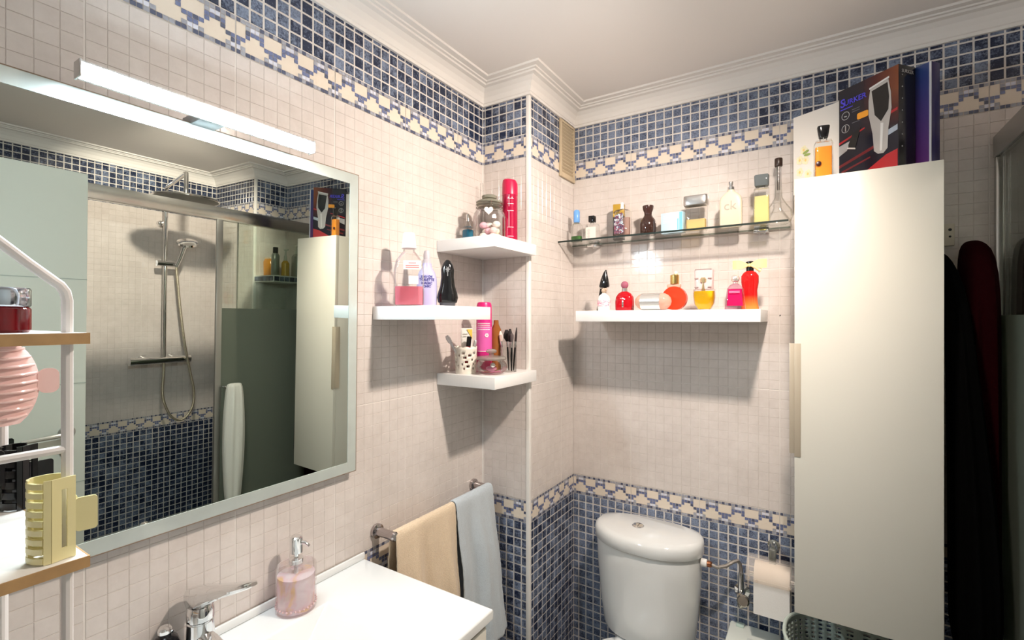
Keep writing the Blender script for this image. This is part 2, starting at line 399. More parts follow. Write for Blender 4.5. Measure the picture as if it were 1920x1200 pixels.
# plinth-like beads are not in the picture; door leaf standing open behind the photographer
door = tag(G().box(1.27, 1.31, -0.15, 0.653, 0.01, 2.04, 0.002).obj('door_1', mat('door_paint', (0.64, 0.645, 0.585), 0.4)), kind='structure')
gr = G()
for z in (0.55, 0.92, 1.28, 1.655): gr.box(1.2685, 1.2702, -0.15, 0.653, z, z+0.003)
gr.obj('groove', mat('door_groove', (0.42, 0.45, 0.41), 0.5), door, smooth=False)
hd = G(); rx = Matrix.Rotation(math.radians(-90), 4, 'Y')
hd.lathe([(0, 0.024), (0.006, 0.024), (0.008, 0.020), (0.010, 0.010), (0.045, 0.009)], 24, M=Matrix.Translation((1.27, 0.60, 1.108)) @ rx)
hd.tube([(1.228, 0.60, 1.108), (1.226, 0.585, 1.108), (1.227, 0.54, 1.106), (1.230, 0.475, 1.103)], [0.0085, 0.0085, 0.0075, 0.007])
hd.obj('handle', M_BRUSHED, door)
G().lathe([(0, 0.020), (0.006, 0.020), (0.009, 0.015), (0.012, 0.008), (0.020, 0.008)], 24, M=Matrix.Translation((1.27, 0.60, 1.04)) @ rx).obj('lock', M_BRUSHED, door)
# shower tray
tray = thing('shower_tray', 'white shower tray beneath the hand shower behind the glass screen', 'shower tray', (1.46, YF, 0))
G().box(0, XR-1.46, 0, PRY-YF, 0, 0.04, 0.008).obj('basin', M_CER, tray)

# ventilation grille on the pillar side
vg = thing('ventilation_grille', 'cream louvred ventilation grille high on the tiled pillar by the ceiling', 'vent', (PLX+0.002, 1.740, 2.22))
g = G()
for a, b, c, d in ((-0.067, -0.054, -0.115, 0.112), (0.050, 0.063, -0.115, 0.112), (-0.0538, 0.0498, -0.115, -0.096), (-0.0538, 0.0498, 0.098, 0.112)): g.box(0, 0.008, a, b, c, d, 0.001)
MVC = mat('cream_vent_plastic', (0.60, 0.49, 0.33), 0.45); g.obj('frame', MVC, vg)
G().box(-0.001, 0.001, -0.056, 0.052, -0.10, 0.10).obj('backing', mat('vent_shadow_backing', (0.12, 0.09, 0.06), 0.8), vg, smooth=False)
sl = None
for k in range(14):
    z = -0.090+k*0.0138
    if sl is None:
        sl = G().add([(0.001, -0.055, -0.003), (0.001, 0.051, -0.003), (0.008, 0.051, 0.004), (0.008, -0.055, 0.004), (0.001, -0.055, -0.0015), (0.001, 0.051, -0.0015), (0.008, 0.051, 0.0055), (0.008, -0.055, 0.0055)],
                    [(0, 1, 2, 3), (7, 6, 5, 4), (0, 4, 5, 1), (3, 2, 6, 7), (0, 3, 7, 4), (1, 5, 6, 2)]).obj('slat', MVC, vg, smooth=False); o = sl
    else:
        o = sl.copy(); COL.objects.link(o)
    o.location = (0, 0, z)

# ceiling lamp (above the picture, it lights the room)
cl = thing('ceiling_lamp', 'small white ceiling lamp with a hanging bulb and a side spot, above the picture', 'lamp', (1.06, 0.96, 2.397))
G().lathe([(-.022, 0.0), (-.022, 0.085), (-.014, 0.095), (0, 0.095)], 36).obj('base', M_WPLASTIC, cl)
G().tube([(-.025, .015, -.020), (-.025, .015, -.100)], .012, 12).lathe([(-.106, .018), (-.090, .020), (-.085, .014)], 20, M=Matrix.Translation((-.025, .015, 0))).obj('bulb_holder', M_WPLASTIC, cl)

# ---------------------------------------------------------------- mirror and its light
TH = math.radians(0.85)
mir = thing('wall_mirror', 'large rectangular wall mirror with a frosted border above the washbasin', 'mirror', (0.018, 0.449, 1.155))
mir.rotation_euler = (0, TH, 0)
MY, MH = 0.395, 0.768
G().box(0.004, 0.0076, -MY, MY, 0, MH, 0.001).obj('mirror_pane', mat('mirror_silver', (0.74, 0.79, 0.73), 0.0, 1.0), mir, smooth=False)
fb = 0.026; g = G()
for a, b, c, d in ((-MY, MY, 0, fb), (-MY, MY, MH-fb, MH), (-MY, -MY+fb, fb, MH-fb), (MY-fb, MY, fb, MH-fb)): g.box(0.0076, 0.0086, a, b, c, d)
mfr = mat('frosted_mirror_band', (0.66, 0.72, 0.68), 0.25, 0.45, noise=0.08, nscale=30)
g.obj('frosted_border', mfr, mir, smooth=False)
g = G()
for a, b, c, d in ((-MY-0.002, MY+0.002, -0.002, 0), (-MY-0.002, MY+0.002, MH, MH+0.002), (-MY-0.002, -MY, 0, MH), (MY, MY+0.002, 0, MH)): g.box(-0.004, 0.0086, a, b, c, d)
g.obj('edge_strip', mat('mirror_edge_brown', (0.22, 0.15, 0.10), 0.4), mir, smooth=False)
G().box(-0.012, 0.003, -MY+0.05, MY-0.05, 0.05, MH-0.05).obj('mounting_plate', M_BLACKM, mir, smooth=False)
lb = thing('mirror_light', 'slim glowing light bar mounted above the mirror on a small grey bracket', 'lamp', (0.091, 0.468, 1.931))
G().box(-0.006, 0.014, -0.200, 0.200, -0.011, 0.011, 0.004).obj('light_tube', mat('glowing_diffuser', (1, 1, 1), 0.4, emit=BAR_COL, es=BAR_STRENGTH), lb)
G().box(-0.012, -0.0064, -0.2003, 0.2003, -0.010, 0.015, 0.001).box(-0.0062, 0.009, -0.2003, 0.2003, 0.0112, 0.015, 0.001).box(-0.012, 0.013, -0.2035, -0.2005, -0.012, 0.015, 0.001).box(-0.012, 0.013, 0.2005, 0.2035, -0.012, 0.015, 0.001).obj('housing', M_BRUSHED, lb)
G().box(-0.085, -0.010, -0.022, 0.022, -0.009, 0.009, 0.002).box(-0.062, -0.056, -0.018, 0.018, -0.022, -0.006, 0.001).obj('bracket', mat('grey_bracket', (0.30, 0.32, 0.33), 0.35, 0.6), lb)

# ---------------------------------------------------------------- white box shelves on the walls
def wall_shelf(label, x, y, z, w, d, h=0.037, group='white floating shelves'):
    t = thing('floating_shelf', label, 'shelf', (x, y, z-h), group=group)
    G().box(0, w, 0, d, 0, h, 0.0012).obj('board', M_LAQ, t)
    return t
wall_shelf('upper white square floating shelf in the corner, under the glass jar', 0.002, 1.191, 1.805, 0.228, PLY-1.193)
sB = wall_shelf('middle white floating shelf on the left wall under mouthwash and purple bottle', 0.002, 0.924, 1.585, 0.228, 0.245)
wall_shelf('lower white square floating shelf in the corner, under pen basket and glass bowl', 0.002, 1.191, 1.374, 0.228, PLY-1.193)
t = thing('floating_shelf', 'long white floating shelf above the toilet with red and yellow perfumes', 'shelf', (0.318, 1.572, 1.541), group='white floating shelves')
G().box(0, 0.589, 0, YB-1.574, 0, 0.038, 0.0012).obj('board', M_LAQ, t)
for x in (0.905, 0.943):
    h = G().lathe([(0, 0.0022), (0.0005, 0.0022)], 10, M=Matrix.Translation((x, YB-0.0018, 1.562)) @ Matrix.Rotation(math.radians(90), 4, 'X')).obj('screw_hole', M_BLACKM, wall_back)

# glass shelf
gs = thing('glass_shelf', 'clear glass shelf on chrome clips carrying a row of perfume bottles', 'shelf', (0.155, 1.665, 1.844))
G().box(0, 0.818, 0.0022, 0.130, 0, 0.006).obj('pane', M_GLASS, gs, smooth=False)
G().box(0, 0.818, 0.1302, 0.1312, 0, 0.006).obj('rear_edge', liquid('greenish_glass_edge', (.30, .34, .30), .5), gs, smooth=False)
G().box(0, 0.818, 0, 0.0020, 0, 0.0060).obj('polished_edge', M_GEDGE, gs, smooth=False)
for x in (0.145, 0.735):
    c = G().box(x-0.022, x+0.022, 0.098, 0.139, -0.011, -0.0004, 0.003).box(x-0.022, x+0.022, 0.112, 0.139, 0.0064, 0.014, 0.002).box(x-0.012, x+0.012, 0.131, 0.1405, -0.012, 0.014, 0.001)
    c.obj('clip', M_CHROME, gs)
GS, DS, AS, BS, CS = 1.8504, 1.5792, 1.8052, 1.5852, 1.3742     # heights of the shelf tops
MIN = [0]
def bottle(name, label, loc, secs, glass, liq=None, liqsecs=None, rot=0, cat='bottle', group=None, n=32):
    t = thing(name, label, cat, loc, rot, group)
    G().loft(secs, n).obj('body', glass, t)
    if liq: G().loft(liqsecs, n).obj('liquid', liq, t)
    return t
GP = 'bottles on the glass shelf'; DP = 'perfume bottles on the long white shelf'
GY = 1.725
# 1 blue cap
t = bottle('perfume_bottle', 'little clear bottle with sky blue cap and green bottom at left end of glass shelf', (0.252, GY, GS),
  [(0, .040, .028, 4), (.004, .043, .030, 4), (.060, .043, .030, 4), (.072, .030, .024, 3), (.075, .014, .014, 2)], M_GLASSB,
  liquid('green_liquid', (.10, .26, .07), .3), [(.002, .038, .026, 4), (.022, .039, .026, 4)], group=GP)
G().loft([(.076, .020, .020, 2.6), (.080, .023, .023, 2.6), (.118, .023, .023, 2.6), (.124, .017, .017, 2.4), (.126, .006, .006, 2)], 24).obj('cap', mat('sky_blue_plastic', (.16, .40, .85), .25), t)
# 2 black cap
t = bottle('perfume_bottle', 'small clear square bottle with pale label and square black cap', (0.317, GY, GS),
  [(0, .048, .028, 6), (.003, .051, .030, 6), (.056, .051, .030, 6), (.062, .046, .026, 5), (.063, .014, .014, 2), (.070, .014, .014, 2)], M_GLASSB, group=GP)
G().box(-.020, .020, -.0158, -.0152, .006, .050).obj('label_sticker', mat('pale_label', (.78, .73, .66), .5), t, smooth=False)
g = G()
for cz in (.014, .026, .037): g.prism([(p[0]-0.008, p[1]+cz) for p in arc(0, 0, .0058, 0, 360, 18)[:-1]], -.0163, -.0159)
g.obj('label_rings', mat('label_ring_print', (.62, .60, .56), .5), t, smooth=False)
G().box(-.0115, .0115, -.0115, .0115, .070, .094, .0015).obj('cap', M_BLACK, t)
# 3 gold and black carton
t = thing('carton', 'narrow black and gold carton standing behind the perfume with the dark picture', 'box', (0.409, 1.765, GS), math.radians(8), GP)
G().box(-.020, .020, -.014, .014, 0, .088, .0008).obj('lower_half', M_BLACKM, t)
G().box(-.020, .020, -.014, .014, .088, .134, .0008).obj('upper_half', mat('old_gold_card', (.52, .32, .04), .35, .3), t)
# 4 perfume with picture
t = bottle('perfume_bottle', 'rectangular clear perfume bottle with a dark red and blue picture on its front', (0.441, 1.710, GS),
  [(0, .060, .026, 8), (.003, .064, .028, 8), (.090, .064, .028, 8), (.098, .052, .024, 6), (.102, .020, .014, 3), (.103, .014, .014, 2)], M_GLASSB,
  liquid('pinkish_clear', (.72, .55, .50), .7), [(.008, .056, .021, 8), (.070, .056, .021, 8)], group=GP)
def noisy(name, stops, scale, dist=2.0):
    m = mat(name, (1, 1, 1), .35); N = m.node_tree.nodes; L = m.node_tree.links
    tc = N.new('ShaderNodeTexCoord'); nz = N.new('ShaderNodeTexNoise'); nz.inputs['Scale'].default_value = scale; nz.inputs['Distortion'].default_value = dist
    L.new(tc.outputs['Object'], nz.inputs['Vector']); cr = N.new('ShaderNodeValToRGB'); cr.color_ramp.interpolation = 'CONSTANT'
    while len(cr.color_ramp.elements) < len(stops): cr.color_ramp.elements.new(.5)
    for e, (p, c) in zip(cr.color_ramp.elements, stops): e.position = p; e.color = (*c, 1)
    L.new(nz.outputs['Fac'], cr.inputs[0]); L.new(cr.outputs[0], _p(m).inputs['Base Color']); return m
MPIC = noisy('abstract_picture_print', [(0, (.02, .03, .08)), (.42, (.25, .04, .05)), (.50, (.07, .10, .18)), (.56, (.55, .68, .72)), (.63, (.30, .08, .08))], 60)
G().prism([(-.026, .012), (.010, .012), (.014, .030), (.006, .060), (.010, .080), (.004, .088), (-.022, .080), (-.026, .060)], -.0150, -.0144).obj('printed_picture', MPIC, t, smooth=False)
G().lathe([(.103, .007), (.110, .007), (.111, .006), (.125, .006), (.127, .004)], 20).obj('spray_head', mat('frosted_white_plastic', (.8, .8, .78), .3), t)
# 5 dark brown
t = bottle('perfume_bottle', 'dark brown round bottle with flared stopper, in the middle of the glass shelf', (0.532, GY, GS),
  [(0, .050, .050, 2), (.004, .055, .055, 2), (.040, .057, .057, 2), (.055, .050, .050, 2), (.064, .036, .036, 2), (.070, .029, .029, 2), (.073, .027, .027, 2)],
  mat('dark_brown_glass', (.035, .014, .010), .08, coat=.5), group=GP)
G().lathe([(.074, .013), (.082, .0135), (.092, .0175), (.103, .0195), (.106, .019), (.107, .015)], 28).obj('stopper', mat('dark_brown_stopper', (.05, .02, .016), .25), t)
# 6 light blue carton
t = thing('carton', 'pale sky blue carton lying between brown bottle and silver-lidded jar', 'box', (0.618, 1.735, GS), math.radians(-6), GP)
G().box(-.038, .038, -.016, .016, 0, .072, .0008).obj('box_body', mat('pale_blue_card', (.50, .74, .88), .4), t)
g = G().box(.020, .024, -.0166, -.0161, .010, .048).box(.027, .0375, -.0166, -.0161, .004, .070)
g.obj('printed_bars', mat('mid_blue_print', (.18, .50, .72), .4), t, smooth=False)
g = G()
for k in range(5): g.box(-.030+k*.0, -.006+k*.004, -.0166, -.0161, .060-k*.006, .0615-k*.006)
pieces(g, 'printed_line', mat('soft_white_print', (.75, .86, .93), .4), t, smooth=False)
# 7 silver lid
t = bottle('perfume_bottle', 'wide clear square bottle with a broad silver lid and yellow remainder', (0.697, GY, GS),
  [(0, .066, .036, 7), (.003, .070, .038, 7), (.084, .070, .038, 7), (.086, .062, .034, 6)], M_GLASSB,
  liquid('pale_yellow', (.88, .74, .38), .5), [(.004, .062, .031, 7), (.038, .062, .031, 7)], group=GP, cat='bottle')
G().loft([(.086, .076, .044, 5), (.089, .079, .046, 5), (.115, .079, .046, 5), (.118, .076, .043, 5)], 32).obj('lid', M_BRUSHED, t)
# 8 frosted flat bottle with ck
MCK = liquid('frosted_cream', (.80, .73, .58), .22, .35)
t = bottle('perfume_bottle', 'tall frosted cream flask with engraved letters ck and silver spray', (0.806, GY, GS),
  [(0, .060, .022, 4), (.004, .068, .026, 5), (.085, .068, .027, 5), (.100, .062, .026, 4), (.112, .040, .022, 3), (.118, .024, .020, 2), (.124, .021, .020, 2)], MCK,
  liquid('cream_fill', (.86, .74, .48), .3), [(.003, .062, .021, 5), (.055, .062, .022, 5)], group=GP)
G().lathe([(.124, .011), (.133, .011), (.134, .006), (.139, .006), (.140, .0075), (.150, .0075), (.152, .004)], 24).obj('spray_head', M_CHROME, t)
text('ck', .042, mat('grey_engraving', (.42, .38, .32), .5), t, (-.001, -.0142, .070))
# 9 yellow square bottle
t = bottle('perfume_bottle', 'tall clear bottle full of pale yellow liquid with a grey glass stopper', (0.898, 1.705, GS),
  [(0, .046, .030, 7), (.003, .050, .033, 7), (.108, .044, .030, 7), (.112, .040, .028, 6), (.114, .020, .020, 2), (.118, .020, .020, 2)], M_GLASSB,
  liquid('lemon_liquid', (.88, .82, .42), .4), [(.004, .043, .026, 7), (.086, .040, .025, 7)], group=GP)
G().loft([(.118, .036, .026, 6), (.121, .040, .029, 6), (.150, .042, .030, 6), (.153, .038, .027, 6)], 28).obj('stopper', liquid('smoky_glass', (.22, .25, .26), .45, .05), t)
# 10 flask
t = bottle('glass_flask', 'round-bellied clear flask with long thin neck and small black cap', (0.942, 1.748, GS),
  [(0, .050, .034, 2), (.006, .070, .038, 2), (.025, .082, .040, 2), (.045, .074, .038, 2), (.066, .044, .030, 2), (.085, .022, .022, 2), (.150, .016, .016, 2), (.182, .016, .016, 2)], M_GLASSB, group=GP)
G().lathe([(.184, .0105), (.186, .0115), (.208, .0115), (.210, .0105)], 20).obj('cap', mat('dark_brown_cap', (.035, .018, .012), .3), t)
G().lathe([(.110, .0045), (.182, .0045)], 10).obj('dip_tube', thin_glass('milky_tube', (.80, .79, .78)), t)

# ------------ bottles on the long white shelf
DY = 1.640
t = thing('perfume_bottle', 'tall black shoe-shaped perfume with pointed top, leftmost on the long shelf', 'bottle', (0.388, 1.662, DS), group=DP)
G().loft([(0, .030, .024, 4, -.010, 0), (.010, .028, .022, 4, -.010, 0), (.050, .024, .020, 4, -.006, 0), (.080, .024, .018, 3, -.001, 0), (.088, .022, .016, 3, .001, 0)], 24).obj('base', M_BLACK, t)
G().loft([(.086, .034, .026, 3, .002, 0), (.092, .036, .028, 3, .003, 0), (.115, .028, .024, 2.4, .004, 0), (.138, .014, .014, 2, .006, 0), (.149, .005, .005, 2, .009, 0)], 24).obj('cap', M_BLACK, t)
g_ = G().tube([(-.012, -.009, .082), (0, -.014, .083), (.012, -.010, .082)], .002, 6).sph((.002, -.0145, .112), .002, 8).sph((-.011, -.012, .040), .0025, 8)
pieces(g_, 'silver_ornament', M_CHROME, t)
t = bottle('perfume_bottle', 'small white rounded perfume bottle with a pink flower band', (0.409, 1.612, DS),
  [(0, .040, .030, 3), (.004, .044, .033, 3), (.040, .045, .034, 2.6), (.052, .036, .030, 2.3), (.058, .020, .020, 2), (.062, .012, .012, 2)], mat('milky_white_glass', (.86, .80, .78), .12), group=DP)
MFL = noisy('pink_flower_print', [(0, (.86, .80, .78)), (.45, (.85, .25, .38)), (.52, (.80, .55, .62)), (.58, (.86, .78, .76))], 70)
G().loft([(.016, .0462, .0350, 2.8), (.036, .0464, .0353, 2.7)], 32, cap0=False, cap1=False).obj('flower_band', MFL, t)
G().sph((0, 0, .071), .0095, 16).tube([(0, 0, .058), (0, 0, .064)], .006, 12).sph((.009, -.004, .075), .005, 10).obj('stopper', liquid('clear_stopper', (.80, .66, .52), .45, .05), t)
t = bottle('perfume_bottle', 'ruby red round-shouldered perfume bottle with pinkish knob, beside the white one', (0.475, DY, DS),
  [(0, .056, .036, 5), (.003, .060, .038, 5), (.030, .063, .040, 4), (.048, .060, .038, 3), (.060, .044, .032, 2.5), (.067, .022, .020, 2)], liquid('ruby_glass', (.50, .004, .012), .12, .06), group=DP)
G().lathe([(.067, .010), (.078, .010), (.079, .008)], 20).obj('collar', M_BRUSHED, t)
G().sph((0, 0, .090), .0135, 18, sc=(1, .8, 1)).obj('knob', liquid('rose_knob', (.50, .16, .24), .3, .08), t)
G().box(-.003, .003, -.0212, -.0195, .012, .036, .0006).obj('silver_ornament', M_CHROME, t)
# capsule lying down
t = thing('capsule_bottle', 'pale pink capsule-shaped perfume lying on its side with a silver sleeve', 'bottle', (0.583, 1.610, DS+0.029), group=DP)
RY = Matrix.Rotation(math.radians(90), 4, 'Y')
G().lathe([(-.060, .004), (-.057, .013), (-.050, .021), (-.040, .0265), (-.030, .028), (.030, .028), (.040, .0265), (.050, .021), (.057, .013), (.060, .004)], 32, M=RY).obj('body', liquid('blush_glass', (.86, .60, .48), .45, .08), t)
G().lathe([(-.037, .0284), (.027, .0284)], 32, M=RY, cap0=False, cap1=False).obj('silver_sleeve', mat('pale_silver', (.78, .77, .75), .25, .75), t)
# disc bottle
t = thing('perfume_bottle', 'orange-red ring-shaped perfume with gold cap behind the pink capsule', 'bottle', (0.640, 1.665, DS), group=DP)
ring = [(.040*math.cos(a), .040+.040*math.sin(a)) for a in [math.radians(k) for k in range(-90, 270, 10)]]
G().prism([(x*(1 if z > .004 else .6), max(z, 0.0)) for x, z in ring], -.012, .012).obj('body', liquid('orange_red_glass', (.80, .06, .02), .2, .06), t)
G().box(-.024, .020, -.010, .010, .076, .088, .003).obj('shoulder', liquid('blush_glass', (.86, .60, .48)), t)
G().lathe([(.088, .0125), (.089, .0145), (.118, .0145), (.120, .011)], 24).obj('cap', M_GOLD, t)
G().sph((0.004, 0, .125), .007, 12).obj('tip', mat('pale_tip', (.85, .80, .66), .3), t)
# yellow tumbler
t = bottle('perfume_bottle', 'golden yellow perfume in a rounded glass with a pink upper half', (0.739, DY, DS),
  [(0, .034, .026, 3), (.004, .044, .032, 3), (.020, .060, .040, 3.4), (.045, .066, .043, 4), (.066, .065, .043, 4)], M_GLASSB,
  liquid('golden_liquid', (1.0, .60, .01), .10, .1), [(.003, .036, .026, 3), (.020, .056, .036, 3.4), (.045, .061, .039, 4), (.060, .061, .039, 4)], group=DP)
G().loft([(.066, .054, .036, 5), (.126, .056, .038, 5), (.129, .054, .036, 5)], 32).obj('cap', liquid('pale_pink_glass', (.86, .68, .68), .3, .08), t)
g = G().lathe([(.058, .004), (.062, .006), (.086, .005), (.088, .010), (.098, .011), (.103, .007)], 20, M=Matrix.Translation((0, -.014, 0)))
g.obj('gold_pump', mat('pale_gold', (.80, .66, .40), .2, .8), t)
g = G()
for sx in (-1, 1):
    for z in (.070, .098): g.box(*sorted((sx*.014, sx*.026)), -.0200, -.0185, z, z+.004, .0006)
g.box(-.025, .025, -.0195, .0195, .1285, .1300, .0004); pieces(g, 'dark_trim', mat('taupe_trim', (.30, .22, .20), .35), t)
# pink with silver ball
t = bottle('perfume_bottle', 'pink angular perfume bottle with a round silver ball stopper', (0.834, 1.610, DS),
  [(0, .058, .034, 6), (.010, .056, .034, 6), (.064, .044, .030, 6), (.074, .030, .024, 4), (.079, .014, .014, 2)], thin_glass('pink_tint_glass', (.93, .74, .84), .5),
  liquid('magenta_liquid', (.80, .01, .16), .12, .1), [(.011, .046, .026, 7), (.062, .037, .024, 7)], group=DP)
G().sph((0, 0, .094), .0125, 18).lathe([(.078, .007), (.083, .007)], 16).obj('stopper', mat('pearl_silver', (.84, .80, .76), .2, .7), t)
g = G()
for z in (.050, .054): g.box(-.015, .015, -.0168, -.0162, z, z+.0018)
pieces(g, 'printed_line', mat('pink_print_lines', (.90, .35, .55), .4), t, smooth=False)
# red with bow
t = bottle('perfume_bottle', 'tall curvy red-to-amber perfume bottle with black cap and yellow ribbon bow', (0.868, 1.672, DS),
  [(0, .048, .034, 3), (.004, .051, .036, 3), (.030, .044, .034, 2.6), (.060, .042, .034, 2.4), (.085, .050, .038, 2.3), (.105, .050, .038, 2.3), (.116, .036, .030, 2), (.121, .020, .020, 2)],
  liquid('red_amber_glass', (.62, .01, .01), .1, .06, (.92, .28, .05), 0.008, 0.045), group=DP)
G().lathe([(.121, .011), (.134, .011), (.135, .009), (.142, .009), (.143, .0115), (.150, .0115), (.151, .008)], 24).obj('cap', M_BLACK, t)
g = G()
for sx, dz in ((-1, 0), (1, .002)):
    up = []; n_ = 8
    for i in range(n_+1):
        a = i/n_; x = sx*(.004+a*.044); hw = .004+.010*math.sin(min(1, a*1.25)*math.pi*0.6); zc = .138+dz+a*(.003 if sx < 0 else .002)
        up.append((x, zc+hw, zc-hw, -.011-.007*math.sin(a*math.pi)))
    v = []; f = []
    for x, zt, zb, y in up: v += [(x, y-.001, zb), (x, y-.001, zt), (x, y+.006*(1-abs(x)/.04)+.002, zt), (x, y+.006*(1-abs(x)/.04)+.002, zb)]
    for i in range(n_):
        for k in range(4): f.append((i*4+k, i*4+(k+1) % 4, (i+1)*4+(k+1) % 4, (i+1)*4+k))
    f += [(0, 3, 2, 1), (n_*4, n_*4+1, n_*4+2, n_*4+3)]; g.add(v, f)
g.tube([(.004, -.012, .137), (.018, -.013, .130), (.032, -.012, .119)], [.003, .005, .006], 8).tube([(-.004, -.012, .137), (-.020, -.013, .133), (-.040, -.012, .131)], [.003, .004, .002], 8).sph((0, -.012, .138), .006, 10)
g.obj('ribbon_bow', mat('yellow_ribbon', (.82, .66, .30), .45), t)

# ------------ upper corner shelf
t = thing('storage_jar', 'clear ribbed glass storage jar with clip lid and heart tag holding cotton pads', 'jar', (0.130, 1.305, AS))
sc = []
rp = [(0, .048), (.004, .052), (.080, .053), (.094, .050), (.104, .041), (.110, .038), (.118, .038)]
v = []; f = []; n_ = 72
for z, r in rp:
    for i in range(n_):
        a = 2*math.pi*i/n_; rr = r*(1+(.018*math.cos(24*a) if .003 < z < .09 else 0)); v.append((rr*math.cos(a), rr*math.sin(a), z))
for j in range(len(rp)-1):
    for i in range(n_): f.append((j*n_+i, j*n_+(i+1) % n_, (j+1)*n_+(i+1) % n_, (j+1)*n_+i))
f.append(tuple(range(n_-1, -1, -1)))
G().add(v, f).obj('body', M_GLASSB, t)
G().lathe([(.118, .040), (.121, .043), (.124, .040), (.126, .043), (.130, .044), (.134, .038), (.140, .020), (.142, .024), (.150, .025), (.153, .020)], 40).obj('lid', liquid('greenish_thick_glass', (.40, .40, .33), .5, .05), t)
g = G()
for z in (.112, .123): g.tube([(.0425*math.cos(a), .0425*math.sin(a), z) for a in [2*math.pi*i/24 for i in range(25)]], .0016, 6)
g.tube([(.030, -.034, .112), (.036, -.040, .118), (.032, -.036, .126)], .0016, 6); g.obj('wire_clip', mat('dull_wire', (.35, .33, .28), .3, 1.0), t)
g = G().tube([(.010, -.043, .112), (.016, -.048, .104), (.019, -.051, .098)], .0008, 5).tube([(.028, -.034, .108), (.040, -.036, .102), (.048, -.034, .096)], .0012, 5)
g.obj('brown_cord', mat('brown_cord', (.16, .10, .06), .8), t)
hrt = []
for i in range(28):
    a = 2*math.pi*i/28; hrt.append((16*math.sin(a)**3*.0009, (13*math.cos(a)-5*math.cos(2*a)-2*math.cos(3*a)-math.cos(4*a))*.0009))
MHR = Matrix.Translation((.030, -.046, .092)) @ Matrix.Rotation(math.radians(32), 4, 'Z')
G().prism(hrt, -.0022, .0022, M=MHR).obj('heart_tag', mat('white_heart_tag', (.82, .79, .76), .4), t)
random.seed(8)
cols = [(.85, .50, .58), (.85, .78, .62), (.86, .82, .76), (.84, .62, .60), (.86, .80, .70)]
for k in range(16):
    a = random.random()*6.28; rr = random.random()**.5*.030; z = .017+(k//6)*.020
    G().sph((0, 0, 0), .014, 12, sc=(1, 1, .8)).obj('cotton_pad', mat('cotton_%d' % (k % 5), cols[k % 5], .9), t, (rr*math.cos(a), rr*math.sin(a), z))
t = thing('spray_can', 'tall crimson spray can behind the glass jar on the upper corner shelf', 'can', (0.168, 1.372, AS))
G().lathe([(0, .024), (.002, .026), (.160, .026), (.162, .0265)], 32).obj('body', mat('crimson_lacquer', (.42, .005, .05), .22, .2), t)
G().loft([(.162, .053, .053, 2), (.200, .052, .052, 2), (.212, .044, .048, 2, -.002, 0), (.216, .030, .036, 2, -.006, 0)], 32).obj('cap', mat('crimson_cap', (.55, .006, .06), .35), t)
g = G()
for z in (.020, .050, .105, .128, .146):
    for i in range(5): g.add([(.0266*math.cos(a), .0266*math.sin(a), zz) for a, zz in ((math.radians(-75+i*9), z), (math.radians(-66+i*9), z), (math.radians(-66+i*9), z+.0018), (math.radians(-75+i*9), z+.0018))], [(0, 1, 2, 3)])
for z0, z1 in ((.120, .160), (.050, .104)):
    g.add([(.0266*math.cos(a), .0266*math.sin(a), zz) for a, zz in ((math.radians(-66), z0), (math.radians(-62), z0), (math.radians(-62), z1), (math.radians(-66), z1))], [(0, 1, 2, 3)])
g.add([(.0266*math.cos(a), .0266*math.sin(a), zz) for a, zz in ((math.radians(-72), .146), (math.radians(-38), .146), (math.radians(-38), .152), (math.radians(-72), .152))], [(0, 1, 2, 3)])
pieces(g, 'printed_line', mat('pale_pink_print', (.85, .60, .66), .4), t, smooth=False)
t = bottle('perfume_bottle', 'small blue glass bottle half hidden behind the clip-lid jar', (0.045, 1.300, AS),
  [(0, .034, .034, 3), (.003, .038, .038, 3), (.055, .036, .036, 3), (.062, .018, .018, 2), (.075, .013, .013, 2)], M_GLASSB,
  liquid('petrol_blue', (.03, .22, .36), .2, .1), [(.002, .032, .032, 3), (.046, .031, .031, 3)])
G().lathe([(.075, .007), (.098, .006), (.100, .004)], 16).obj('spray_head', M_BRUSHED, t)
t = bottle('glass_vial', 'very slim clear glass tube standing in the shelf corner behind the jar', (0.030, 1.400, AS), [(0, .022, .022, 2), (.150, .016, .016, 2), (.225, .012, .012, 2), (.232, .010, .010, 2)], M_GLASSB)

# ------------ middle shelf
CR = math.radians(42)
t = bottle('mouthwash_bottle', 'big clear mouthwash bottle with white cap and pink liquid left in it', (0.090, 0.975, BS),
  [(0, .074, .050, 4), (.005, .082, .056, 4.5), (.100, .082, .056, 4.5), (.125, .072, .050, 4), (.145, .044, .040, 3), (.152, .032, .032, 2), (.165, .030, .030, 2)], M_GLASSB,
  liquid('pink_mouthwash', (.90, .30, .38), .35, .1), [(.004, .074, .049, 4.5), (.054, .075, .050, 4.5)], rot=CR)
G().lathe([(.160, .0200), (.162, .0205), (.200, .0160), (.203, .0145)], 28).obj('cap', mat('white_cap_plastic', (.84, .84, .83), .35), t)
G().box(-.014, .034, -.0292, -.0286, .100, .124).obj('neck_label', mat('pale_label', (.78, .73, .66), .5), t, smooth=False)
g = G()
for z, w in ((.116, .010), (.109, .018), (.104, .018)): g.box(.010-w, .010+w, -.0298, -.0293, z, z+.0022)
pieces(g, 'printed_line', mat('red_fine_print', (.62, .20, .20), .5), t, smooth=False)
G().box(.000, .026, -.0292, -.0286, .060, .082).obj('front_label', mat('pale_pink_label', (.86, .62, .60), .5), t, smooth=False)
t = bottle('body_spray', 'lilac body spray bottle with blue capital lettering and a pale pump top', (0.092, 1.045, BS),
  [(0, .048, .036, 2.6), (.004, .056, .042, 2.6), (.050, .059, .044, 2.4), (.080, .057, .042, 2.4), (.100, .046, .036, 2.2), (.112, .030, .028, 2), (.125, .026, .026, 2)], liquid('lilac_plastic', (.56, .55, .84), .12, .25), rot=CR)
